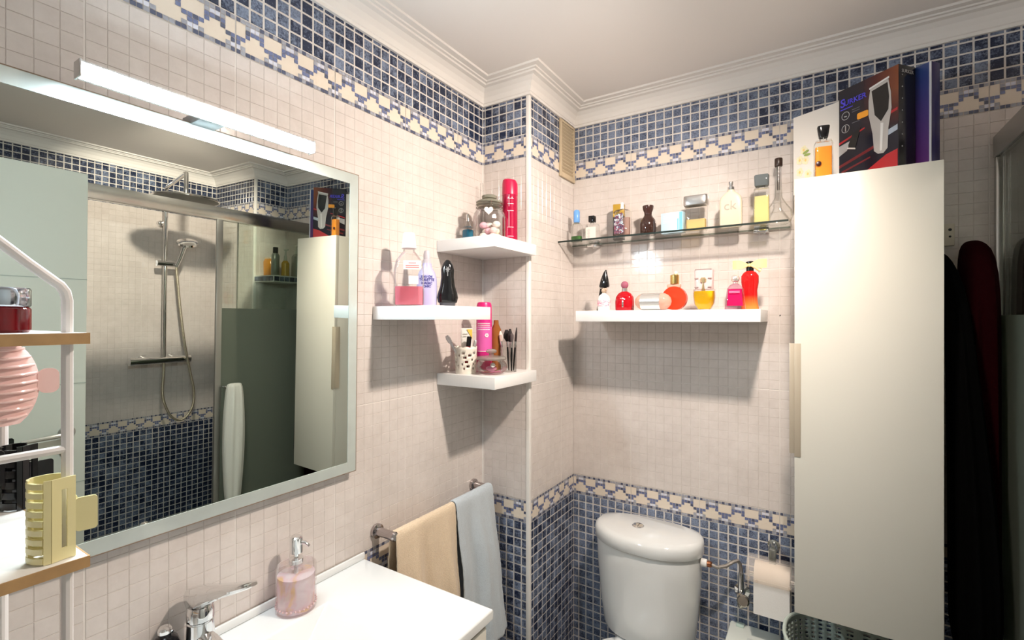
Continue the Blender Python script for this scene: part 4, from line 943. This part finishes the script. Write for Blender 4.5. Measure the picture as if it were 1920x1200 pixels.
for j in range(nz_+1):
    z = -HP/2+HP*j/nz_; hw = .040*oval(z)
    for i in range(nx_+1):
        s = -1+2*i/nx_; v.append((s*hw, .016*s*s+.003, z))
for j in range(nz_):
    for i in range(nx_):
        a = j*(nx_+1)+i; f += [(a, a+1, a+nx_+2, a+nx_+1), (a+nn_, a+nn_+nx_+1, a+nn_+nx_+2, a+nn_+1)]
for j in range(nz_):
    for i in (0, nx_): a = j*(nx_+1)+i; f.append((a, a+nx_+1, a+nn_+nx_+1, a+nn_))
for i in range(nx_):
    for j in (0, nz_): a = j*(nx_+1)+i; f.append((a, a+1, a+nn_+1, a+nn_))
g.add(v, f).obj('shell', MPK, t)
for sx in (-1, 1):
    g = G()
    for k in range(9):
        z = -HP/2+HP*(k+.6)/9.4+(.003 if sx > 0 else 0); hw = .040*oval(z)
        g.tube([(sx*.002, -.003, z), (sx*hw*.35, -.0035, z+.0005), (sx*hw*.7, .004, z+.001), (sx*hw*.95, .012, z+.002)], [.0014, .0020, .0022, .0018], 8)
    g.obj('teeth', MPK, t)
G().prism(rrect(.022, .034, .009, cx=.049, cy=.003), .014, .0168).obj('wing', MPK, t)
G().box(-.004, .004, .0005, .0155, -.030, .030, .001).obj('hinge', mat('pink_hinge', (.70, .34, .34), .4), t)
MBK = M_BLACK
claw('hair_claw_clip', 'black hair claw clip standing behind yellow one, right of the white upright', (.130, .196, SH2+.0006), RV+math.radians(15), .086, .034, MBK, 6, True)
claw('hair_claw_clip', 'bigger glossy black hair claw clip at the left picture edge under the pink one', (.175, .125, SH2+.0006), RV-math.radians(8), .105, .046, MBK, 6, True, .7)

# ---------------------------------------------------------------- towel rail and towels
t = thing('towel_rail', 'chrome towel rail under the left wall shelves', 'rail', (0, .93, .957))
g = G().tube([(.068, -.004, 0), (.068, .470, 0)], .0065, 14); g.obj('bar', M_CHROME, t)
for y in (.006, .455):
    G().lathe([(.0022, .020), (.010, .020), (.013, .0125), (.056, .0115), (.060, .013), (.076, .013), (.080, .010)], 28, M=Matrix.Translation((0, y, 0)) @ Matrix.Rotation(math.radians(90), 4, 'Y')).obj('post', mat('dark_chrome', (.50, .46, .46), .15, 1.0), t)
def towel(name, label, y0, y1, zf, zb, m, seed, fl0=0., flare=.0, rr=.0145, xw=.010):
    rd = random.Random(seed); ph = [rd.uniform(0, 6.28) for _ in range(4)]
    na, nb = 60, 40; v = []; f = []; zt = .957
    for j in range(nb+1):
        yy = y0+(y1-y0)*j/nb
        for i in range(na+1):
            a = i/na
            if a < .46:      # front, bottom to top
                k = 1-a/.46; z = zt-(zt-zf)*k; x = .068+rr; w = min(1, k*2.5)
                x += w*(xw*math.sin(yy*46+ph[0])+xw*.5*math.sin(yy*95+ph[1]))+(fl0+(flare-fl0)*(yy-y0)/(y1-y0))*k+.012*w
                y = yy+flare*.25*k*(yy-y0)/(y1-y0)+.004*math.sin(z*20+ph[3])*w
            elif a < .54:
                b = (a-.46)/.08*math.pi; x = .068+rr*math.cos(b); z = zt+rr*math.sin(b); y = yy
            else:
                k = (a-.54)/.46; z = zt-(zt-zb)*k; w = min(1, k*3); x = .068-rr+w*(.004*math.sin(yy*50+ph[2])-.012); y = yy
            v.append((x, y, z))
    for j in range(nb):
        for i in range(na): a = j*(na+1)+i; f.append((a, a+1, a+na+2, a+na+1))
    o = G().add(v, f).obj(name, m); md = o.modifiers.new('s', 'SOLIDIFY'); md.thickness = .006; md.offset = 1
    sd = o.modifiers.new('d', 'SUBSURF'); sd.levels = 1; sd.render_levels = 1
    tx = bpy.data.textures.new('terry', 'CLOUDS'); tx.noise_scale = .006
    dm = o.modifiers.new('n', 'DISPLACE'); dm.texture = tx; dm.strength = .003; dm.texture_coords = 'GLOBAL'
    tag(o, label, 'towel'); return o
towel('hand_towel', 'beige terry hand towel on the rail, nearer the washbasin', .936, 1.190, .42, .55, mat('beige_terry', (.72, .57, .40), .95, noise=.14, nscale=260, bump=1.0, bscale=420, sheen=.3), 2, .012, .026, xw=.011)
towel('hand_towel', 'pale grey-blue terry hand towel on the rail beside the pillar', 1.191, 1.392, .476, .52, mat('grey_blue_terry', (.50, .56, .60), .95, noise=.12, nscale=260, bump=1.0, bscale=420, sheen=.3), 5, .024, .055, rr=.018, xw=.011)

# ---------------------------------------------------------------- toilet
TX = .532
t = thing('toilet', 'white close-coupled ceramic toilet between pillar and tall cabinet', 'toilet', (TX, 1.80, 0))
def dsec(z, w, d, bow, n=40, yback=0.0):
    """plan of the cistern: straight back, bowed front, rounded ends"""
    out = []
    for i in range(n):
        a = 2*math.pi*(i+.5)/n; c, s_ = math.cos(a), math.sin(a)
        x = w/2*math.copysign(abs(c)**(2/3.6), c); y = math.copysign(abs(s_)**(2/2.8), s_)
        yy = yback-d/2+y*d/2
        if y < 0: yy -= bow*(1-(2*x/w)**2)*(-y)
        out.append((x, yy, z))
    return out
def dloft(g, secs, n=40):
    v = []; f = []
    for s_ in secs: v += dsec(*s_, n=n)
    for j in range(len(secs)-1):
        for i in range(n): f.append((j*n+i, j*n+(i+1) % n, (j+1)*n+(i+1) % n, (j+1)*n+i))
    f += [tuple(range(n-1, -1, -1)), tuple(range((len(secs)-1)*n, len(secs)*n))]; return g.add(v, f)
dloft(G(), [(.425, .310, .135, .030), (.44, .320, .140, .032), (.52, .340, .148, .038), (.66, .362, .156, .043), (.748, .368, .160, .045), (.752, .366, .159, .045)]).obj('cistern', M_CER, t, ang=50)
dloft(G(), [(.7535, .376, .164, .046), (.756, .380, .166, .047), (.785, .380, .166, .047), (.797, .374, .160, .045), (.803, .355, .145, .042), (.806, .25, .08, .03)]).obj('cistern_lid', M_CER, t, ang=50)
btn = G().lathe([(.803, .021), (.808, .021), (.810, .0185), (.8105, .0185)], 32, M=Matrix.Translation((-.030, -.095, 0))); btn.obj('flush_button', M_CHROME, t)
G().box(-.0285, -.0275, -.112, -.078, .8095, .8112).obj('button_split', M_BLACKM, t, smooth=False)
bl = [(0.0, .20, .34, 3, 0, -.32), (.05, .20, .36, 3, 0, -.32), (.20, .22, .40, 2.6, 0, -.33), (.34, .34, .52, 2.4, 0, -.37), (.395, .370, .56, 2.4, 0, -.375), (.400, .365, .555, 2.4, 0, -.375)]
G().loft(bl, 40).box(-.10, .10, -.20, -.01, 0, .42, .02).obj('bowl', M_CER, t, ang=50)
G().loft([(.402, .368, .46, 2.3, 0, -.425), (.418, .372, .465, 2.3, 0, -.425), (.436, .366, .455, 2.3, 0, -.425), (.441, .34, .42, 2.3, 0, -.425)], 44).obj('seat_lid', mat('white_seat_plastic', (.84, .86, .85), .15), t)
# water hose and valve
t = thing('water_hose', 'braided metal hose from the cistern side to the wall valve', 'hose', (.722, 1.70, .725))
G().lathe([(0, .013), (.018, .013), (.020, .009)], 20, M=Matrix.Translation((-.004, 0, .012)) @ Matrix.Rotation(math.radians(90), 4, 'Y')).obj('white_nut', M_WPLASTIC, t)
G().lathe([(.016, .010), (.030, .010), (.034, .007)], 20, M=Matrix.Translation((-.004, 0, .012)) @ Matrix.Rotation(math.radians(90), 4, 'Y')).obj('copper_collar', mat('copper_collar', (.40, .16, .08), .3, 1.0), t)
G().tube([(.026, 0, .012), (.045, .003, .006), (.070, .020, .010), (.088, .045, .018), (.100, .062, .018), (.106, .072, .004), (.108, .076, -.012), (.108, .078, -.026)], .0058, 10).obj('braided_hose', mat('braided_steel', (.50, .46, .42), .3, 1.0, bump=.8, bscale=900), t)
t = thing('angle_valve', 'chrome angle valve with hose on blue tiles right of the toilet', 'valve', (.830, YB, .628))
g = G().lathe([(.002, .024), (.006, .024), (.010, .012), (.050, .011)], 24, M=Matrix.Rotation(math.radians(90), 4, 'X')).tube([(0, -.032, 0), (0, -.030, .045), (0, -.029, .072)], [.010, .009, .0085], 12)
g.obj('body', M_CHROME, t)
G().lathe([(0, .016), (.004, .019), (.018, .019), (.022, .015)], 14, M=Matrix.Translation((.010, -.046, -.012)) @ Matrix.Rotation(math.radians(70), 4, 'X')).sph((.0, -.040, -.032), .010, 12, sc=(1, 1, 1.3)).obj('knob', mat('worn_chrome', (.55, .52, .46), .12, 1.0), t)

# toilet roll holder
t = thing('toilet_roll_holder', 'clear acrylic covered toilet roll holder with grey arm on blue tiles', 'holder', (.925, YB, .76))
G().lathe([(0.002, .018), (.008, .018), (.010, .013), (.050, .012)], 20, M=Matrix.Translation((0, 0, .045)) @ Matrix.Rotation(math.radians(90), 4, 'X')).box(-.010, .010, -.062, -.040, -.030, .052, .004).obj('arm', mat('grey_chrome_arm', (.42, .44, .42), .2, .9), t)
pr = [(.004, .004)]
cv = [(-.030, .010), (-.060, .012), (-.085, .006), (-.105, -.008), (-.114, -.026), (-.116, -.040)]
v = []; f = []
for y, z in cv:
    v += [(-.072, y, z), (.066, y, z), (.066, y-.002, z+.004), (-.072, y-.002, z+.004)]
for i in range(len(cv)-1):
    for k in range(4): f.append((i*4+k, i*4+(k+1) % 4, (i+1)*4+(k+1) % 4, (i+1)*4+k))
f += [(0, 3, 2, 1), (20, 21, 22, 23)]
G().add(v, f).sph((-.062, -.114, -.030), .004, 8).sph((-.040, -.117, -.034), .004, 8).sph((.05, -.116, -.032), .005, 8).obj('clear_cover', liquid('amberish_acrylic', (.92, .87, .83), .80, .05), t)
G().tube([(-.066, -.062, -.036), (.066, -.062, -.036)], .006, 10).obj('spindle', M_CHROME, t)
t = thing('toilet_roll', 'white toilet paper roll hanging under the clear cover', 'toilet roll', (.925, YB-.062, .722))
RXm = Matrix.Rotation(math.radians(90), 4, 'Y')
n_ = 40; v = []; f = []
for x, r in ((-.050, .020), (-.050, .044), (.050, .044), (.050, .020)):
    for i in range(n_): a = 2*math.pi*i/n_; v.append((x, r*math.cos(a), r*math.sin(a)))
for j in range(4):
    for i in range(n_): f.append((j*n_+i, j*n_+(i+1) % n_, ((j+1) % 4)*n_+(i+1) % n_, ((j+1) % 4)*n_+i))
G().add(v, f).obj('roll', M_PAPER, t)
G().box(-.050, .050, -.0462, -.0450, -.105, .004).obj('hanging_sheet', M_PAPER, t)

# white bin with flat lid and laundry basket
t = thing('pedal_bin', 'white plastic bin with a flat greenish-white lid beside the toilet', 'bin', (.795, 1.60, 0))
G().box(.006, .148, .006, .190, 0, .498, .012).obj('body', mat('white_bin_plastic', (.74, .78, .73), .35), t)
G().box(0, .153, 0, .196, .500, .520, .006).obj('lid', mat('bin_lid_plastic', (.76, .80, .74), .3), t)
G().box(.020, .045, .165, .188, .520, .526, .002).obj('lid_catch', mat('greenish_catch', (.52, .64, .58), .35), t)
G().box(.060, .142, .020, .120, .520, .5212, .0005).obj('lid_panel', mat('lid_panel', (.68, .72, .68), .4), t)
t = thing('laundry_basket', 'pale green perforated oval laundry basket under the tall cabinet', 'basket', (1.148, 1.600, 0))
MBS = mat('sage_plastic', (.50, .58, .52), .4)
v = []; f = []; n_ = 192; H = .66; rows = 104
def bw(z): return .155+.027*z/H, .120+.022*z/H
for j in range(rows+1):
    z = H*j/rows; a_x, a_y = bw(z)
    for i in range(n_):
        a = 2*math.pi*i/n_; v.append((a_x*math.copysign(abs(math.cos(a))**.8, math.cos(a)), a_y*math.copysign(abs(math.sin(a))**.8, math.sin(a)), z))
for j in range(rows):
    for i in range(n_):
        if 3 < j < rows-2 and i % 4 in (1, 2) and j % 2 == 0: continue
        f.append((j*n_+i, j*n_+(i+1) % n_, (j+1)*n_+(i+1) % n_, (j+1)*n_+i))
f.append(tuple(range(n_-1, -1, -1)))
o = G().add(v, f).obj('perforated_wall', MBS, t); md = o.modifiers.new('s', 'SOLIDIFY'); md.thickness = .0025; md.offset = 1
a_x, a_y = bw(H)
G().tube([(a_x*math.copysign(abs(math.cos(a))**.8, math.cos(a)), a_y*math.copysign(abs(math.sin(a))**.8, math.sin(a)), H) for a in [2*math.pi*i/64 for i in range(65)]], .005, 8).obj('rim', MBS, t)
def lump(name, label, cat, c, s, m, seed, amp=.25):
    rd = random.Random(seed); bm = bmesh.new(); bmesh.ops.create_icosphere(bm, subdivisions=4, radius=1)
    import mathutils
    for w in bm.verts:
        k = 1+amp*mathutils.noise.noise(w.co*1.6+Vector((seed, 0, 0)))+amp*.5*mathutils.noise.noise(w.co*4+Vector((0, seed, 0)))
        w.co = Vector((w.co.x*s[0]*k, w.co.y*s[1]*k, w.co.z*s[2]*k))
    me = bpy.data.meshes.new(name); bm.to_mesh(me); bm.free(); me.materials.append(m); me.polygons.foreach_set('use_smooth', [True]*len(me.polygons))
    o = bpy.data.objects.new(name, me); COL.objects.link(o); o.location = c; return tag(o, label, cat)
lump('dark_clothing', 'crumpled black clothing lying in the perforated laundry basket', 'clothes', (1.165, 1.590, .46), (.125, .085, .17), mat('black_cloth', (.012, .012, .016), .9), 3)

# ---------------------------------------------------------------- robes on hooks, right of the cabinet
t = thing('hook_plate', 'small white wall plate with screw beside the tall cabinet', 'hook', (1.356, YB-.002, 1.755))
G().box(-.012, .014, -.010, 0, 0, .062, .002).obj('plate', mat('white_hook_plate', (.62, .56, .46), .4), t)
G().lathe([(0, .004), (.002, .003)], 12, M=Matrix.Translation((.004, -.010, .045)) @ Matrix.Rotation(math.radians(90), 4, 'X')).lathe([(0, .003), (.002, .002)], 12, M=Matrix.Translation((.004, -.010, .026)) @ Matrix.Rotation(math.radians(90), 4, 'X')).obj('screw', M_BLACKM, t)
def robe(name, label, cx_, cy_, secs, m, seed):
    n = 56; v = []; f = []; rd = random.Random(seed); p1 = rd.uniform(0, 6)
    for j, (z, w, d, ox, oy) in enumerate(secs):
        k = min(1, (secs[0][0]-z)*3)
        for i in range(n):
            a = 2*math.pi*i/n; fo = 1+.16*k*math.sin(a*7+p1+z*1.2)+.07*k*math.sin(a*13+p1*2)
            y = d/2*math.sin(a)*fo
            v.append((cx_+ox+w/2*math.cos(a)*(1+.05*k*math.sin(a*5)), min(cy_+oy+y, YB-.003), z))
    for j in range(len(secs)-1):
        for i in range(n): f.append((j*n+i, j*n+(i+1) % n, (j+1)*n+(i+1) % n, (j+1)*n+i))
    f += [tuple(range(n-1, -1, -1)), tuple(range((len(secs)-1)*n, len(secs)*n))]
    o = G().add(v, f).obj(name, m, ang=80); sd = o.modifiers.new('d', 'SUBSURF'); sd.levels = 1; sd.render_levels = 1; return tag(o, label, 'clothes')
robe('bathrobe', 'dark red bathrobe hanging on the back wall beside the shower', 1.400, 1.715, [(1.762, .02, .03, 0, .05), (1.752, .050, .05, 0, .04), (1.72, .075, .07, .002, .02), (1.62, .084, .10, .002, 0), (1.48, .086, .11, .002, 0), (1.30, .086, .12, .002, 0), (1.0, .088, .12, .002, 0), (.70, .088, .12, .002, 0), (.45, .086, .11, .002, 0)], mat('dark_red_towelling', (.018, .001, .002), .95, spec=.05, bump=.5, bscale=400), 1)
robe('black_robe', 'black garment hanging between tall cabinet and dark red bathrobe', 1.352, 1.605, [(1.73, .012, .02, -.022, .13), (1.71, .03, .04, -.020, .10), (1.64, .045, .05, -.010, .05), (1.50, .055, .06, -.004, .01), (1.30, .070, .06, .004, 0), (1.1, .090, .06, .016, 0), (.9, .100, .06, .022, 0), (.70, .104, .06, .024, 0)], mat('black_towelling', (.002, .002, .002), .95, spec=.03), 6)

# ---------------------------------------------------------------- shower enclosure
t = thing('shower_screen', 'sliding glass shower screen with chrome head rail and half-frosted panels', 'shower screen', (1.467, 0, 0))
Y0s, Y1s = YF+.004, YB-.0225
G().box(-.018, .020, Y0s, Y1s+.02, 1.985, 2.045, .003).obj('head_rail', mat('satin_aluminium', (.60, .60, .58), .22, 1.0), t)
G().box(-.018, .020, Y0s, Y1s+.02, .040, .070, .003).obj('floor_rail', M_BRUSHED, t)
for y in (Y0s, Y1s): G().box(-.016, .014, y, y+.020, .07, 1.985, .002).obj('wall_profile', mat('satin_aluminium', (.60, .60, .58), .22, 1.0), t)
MCL = thin_glass('shower_glass', (.90, .93, .90), .8)
m = bpy.data.materials.new('frosted_glass'); m.use_nodes = True; N = m.node_tree.nodes; L = m.node_tree.links; N.remove(_p(m))
tr = N.new('ShaderNodeBsdfTransparent'); tr.inputs[0].default_value = (.72, .78, .70, 1); di = N.new('ShaderNodeBsdfDiffuse'); di.inputs[0].default_value = (.30, .33, .28, 1)
tl = N.new('ShaderNodeBsdfTranslucent'); tl.inputs[0].default_value = (.40, .44, .38, 1)
a1 = N.new('ShaderNodeMixShader'); a1.inputs[0].default_value = .5; L.new(di.outputs[0], a1.inputs[1]); L.new(tl.outputs[0], a1.inputs[2])
a2 = N.new('ShaderNodeMixShader'); a2.inputs[0].default_value = .68; L.new(tr.outputs[0], a2.inputs[1]); L.new(a1.outputs[0], a2.inputs[2]); L.new(a2.outputs[0], N['Material Output'].inputs[0])
M_FRO = m
for nm, x, y0, y1 in (('fixed_panel', .000, 1.297, Y1s+.002), ('sliding_panel', -.010, 1.215, Y1s-.02)):
    p = G().box(x-.0025, x+.0025, y0, y1, 1.56, 1.986).obj(nm, MCL, t, smooth=False)
    G().box(x-.0025, x+.0025, y0, y1, .07, 1.56).obj('frosted_part', M_FRO, p, smooth=False)
G().box(-.017, -.004, 1.188, 1.216, .07, 1.986, .002).obj('panel_edge_profile', mat('dull_aluminium', (.42, .42, .40), .35, .9), t)
G().box(-.002, .004, 1.292, 1.298, .07, 1.986, .001).obj('panel_seal', mat('dull_aluminium', (.42, .42, .40), .35, .9), t)
G().tube([(-.013, 1.225, 1.18), (-.040, 1.225, 1.18), (-.045, 1.225, 1.175), (-.045, 1.300, 1.175), (-.040, 1.305, 1.18), (-.013, 1.305, 1.18)], .005, 8).obj('towel_handle', M_CHROME, t)
# white towel on the handle
n = 40; secs = [(1.196, .030, .060), (1.185, .045, .075), (1.12, .056, .090), (1.00, .062, .104), (.86, .060, .104), (.74, .056, .090), (.64, .050, .076), (.60, .046, .066)]
v = []; f = []
for z, dx, wy in secs:
    for i in range(n):
        a = 2*math.pi*i/n; k = 1+.12*math.sin(a*6+z*5)+.06*math.sin(a*11); v.append((1.4155+min(dx/2*math.cos(a)*k, .030), 1.262+wy/2*math.sin(a)*(1+.04*math.sin(a*5)), z))
for j in range(len(secs)-1):
    for i in range(n): f.append((j*n+i, j*n+(i+1) % n, (j+1)*n+(i+1) % n, (j+1)*n+i))
f += [tuple(range(n-1, -1, -1)), tuple(range((len(secs)-1)*n, len(secs)*n))]
o = G().add(v, f).obj('bath_towel', mat('white_terry', (.74, .74, .68), .95, bump=.6, bscale=500), ang=80); sd = o.modifiers.new('d', 'SUBSURF'); sd.levels = sd.render_levels = 1
tag(o, 'white towel hung over the shower screen handle, seen in the mirror', 'towel')
# shower column
t = thing('shower_column', 'chrome shower column with round rain head on shower wall, seen in mirror', 'shower', (XR, 1.285, 1.245))
X = -.080
g = G().tube([(X, 0, .018), (X, 0, .85), (X, 0, .98)]+[(X-.03*(1-math.cos(a)), 0, .98+.03*math.sin(a)) for a in (.5, 1.0, 1.4)]+[(X-.20, -.03, 1.012), (X-.40, -.075, 1.012), (X-.428, -.082, 1.008), (X-.437, -.085, .99), (X-.437, -.085, .885)], .0105, 14); g.obj('riser_pipe', M_CHROME, t)
G().lathe([(.868, .150), (.872, .152), (.878, .150), (.882, .040), (.895, .020)], 48, M=Matrix.Translation((X-.437, -.085, 0))).obj('rain_head', M_CHROME, t)
G().lathe([(.8665, .140), (.8680, .146)], 48, M=Matrix.Translation((X-.437, -.085, 0))).obj('spray_face', mat('dark_spray_face', (.16, .16, .14), .4), t)
g = G().tube([(X, -.150, 0), (X, .120, 0)], .020, 20); g.tube([(X, -.168, 0), (X, -.150, 0)], .022, 20).tube([(X, .120, 0), (X, .138, 0)], .022, 20)
for y in (-.075, .075): g.tube([(-.003, y, 0), (X, y, 0)], [.030, .014], 16)
g.obj('mixer_bar', M_CHROME, t)
G().lathe([(0, .018), (.020, .016), (.024, .010)], 20, M=Matrix.Translation((-.004, 0, .800)) @ Matrix.Rotation(math.radians(-90), 4, 'Y')).tube([(-.004, 0, .800), (X, 0, .800)], .008, 10).obj('wall_bracket', M_CHROME, t)
G().tube([(X-.006, -.045, .562), (X-.006, .055, .562)], .016, 16).obj('slider', M_CHROME, t)
g = G().tube([(X-.030, .045, .545), (X-.040, .062, .600), (X-.050, .078, .665)], [.010, .012, .014], 12)
MH_ = Matrix.Translation((X-.062, .088, .690)) @ Matrix.Rotation(math.radians(-28), 4, 'Y') @ Matrix.Rotation(math.radians(12), 4, 'X')
g.lathe([(-.008, .050), (-.004, .055), (.006, .052), (.014, .030)], 32, M=MH_); g.obj('hand_shower', M_CHROME, t)
hp = [(X-.030, .045, .545), (X-.030, .055, .44), (X-.028, .072, .28), (X-.028, .098, .08), (X-.028, .128, -.08), (X-.026, .150, -.19), (X-.024, .148, -.28), (X-.022, .115, -.345), (X-.020, .075, -.362), (X-.018, .035, -.335), (X-.016, .005, -.27), (X-.012, -.010, -.19), (X-.008, -.004, -.08), (X, 0, -.015)]
def smoothp(p, k=6):
    p = [Vector(q) for q in p]; out = []
    for i in range(len(p)-1):
        a, b, c, d = p[max(i-1, 0)], p[i], p[i+1], p[min(i+2, len(p)-1)]
        for j in range(k): s_ = j/k; out.append(.5*((2*b)+(c-a)*s_+(2*a-5*b+4*c-d)*s_*s_+(3*b-a-3*c+d)*s_**3))
    return out+[p[-1]]
G().tube(smoothp(hp), .0070, 10).obj('shower_hose', mat('gold_steel_hose', (.72, .66, .52), .25, 1.0, bump=.6, bscale=900), t)
# corner shelves in the shower with bottles
for z, lab in ((1.715, 'tiled shower shelf with blue mosaic edge at bottle height, seen in mirror'), (1.342, 'lower tiled shower shelf behind the frosted glass')):
    t = thing('shower_shelf', lab, 'shelf', (1.66, PRY, z), group='tiled shower shelves')
    G().box(0, .198, .002, YB-PRY-.002, 0, .040, .002).obj('slab', M_WPLASTIC, t)
    if z > 1.5:
        b0 = None
        for k in range(6):
            o = G().box(.006+k*.032, .034+k*.032, -.0005, .0035, .007, .033, .0005).obj('mosaic_tile', M_BLUE_TILE, t)
        for k in range(6):
            o = G().box(-.0025, .0015, .006+k*.032, .034+k*.032, .007, .033, .0005).obj('mosaic_tile', M_BLUE_TILE, t)
SS = 1.7556
t = thing('bath_sponge_jar', 'orange transparent tub on the upper shower shelf, seen in mirror', 'tub', (1.790, 1.665, SS)); G().loft([(0, .070, .060, 4), (.002, .078, .066, 4), (.085, .082, .070, 4), (.100, .070, .060, 3)], 32).obj('body', liquid('orange_gel', (.92, .38, .04), .2, .15), t); G().loft([(.100, .076, .064, 4), (.108, .074, .062, 4)], 28).obj('lid', liquid('pale_orange_lid', (.90, .70, .50), .2, .3), t)
t = thing('shampoo_bottle', 'slim grey-green bottle with black cap on the upper shower shelf', 'bottle', (1.722, 1.648, SS)); G().lathe([(0, .020), (.003, .022), (.120, .022), (.132, .014)], 28).obj('body', mat('grey_green_bottle', (.26, .28, .24), .3, .3), t); G().lathe([(.132, .0145), (.165, .0145), (.167, .012)], 24).obj('cap', M_BLACK, t)
t = thing('shampoo_bottle', 'yellow pump bottle with clear pump on the upper shower shelf', 'bottle', (1.688, 1.690, SS)); G().loft([(0, .040, .034, 2.6), (.003, .044, .038, 2.6), (.075, .044, .038, 2.6), (.090, .022, .022, 2)], 28).obj('body', liquid('yellow_gel', (.86, .50, .06), .15, .2), t); G().lathe([(.090, .010), (.120, .009), (.122, .004), (.150, .004)], 16).box(-.020, .008, -.007, .007, .150, .160, .002).obj('pump', mat('pale_pump', (.70, .68, .60), .4), t)
t = thing('shampoo_bottle', 'large pale pump bottle at the back of upper shower shelf', 'bottle', (1.680, 1.755, SS)); G().loft([(0, .060, .040, 3), (.120, .060, .040, 3), (.135, .026, .024, 2)], 28).obj('body', liquid('grey_clear', (.45, .45, .40), .3, .2), t); G().lathe([(.135, .011), (.160, .010), (.162, .004), (.180, .004)], 16).box(-.030, .010, -.008, .008, .180, .192, .002).obj('pump', mat('pale_pump', (.70, .68, .60), .4), t)
t = thing('soap_dish', 'white rounded soap dish on the lower shower shelf', 'dish', (1.772, 1.660, 1.3826)); G().loft([(0, .07, .05, 2), (.004, .10, .065, 2), (.020, .11, .07, 2), (.022, .10, .06, 2)], 32).obj('dish', M_CER, t)
t = thing('body_brush', 'dark round body brush on the lower shower shelf', 'brush', (1.700, 1.680, 1.3826)); G().lathe([(0, .030), (.004, .034), (.020, .034), (.024, .028)], 28).lathe([(.024, .010), (.034, .009), (.046, .016), (.050, .012)], 20).obj('head', M_BLACKM, t)
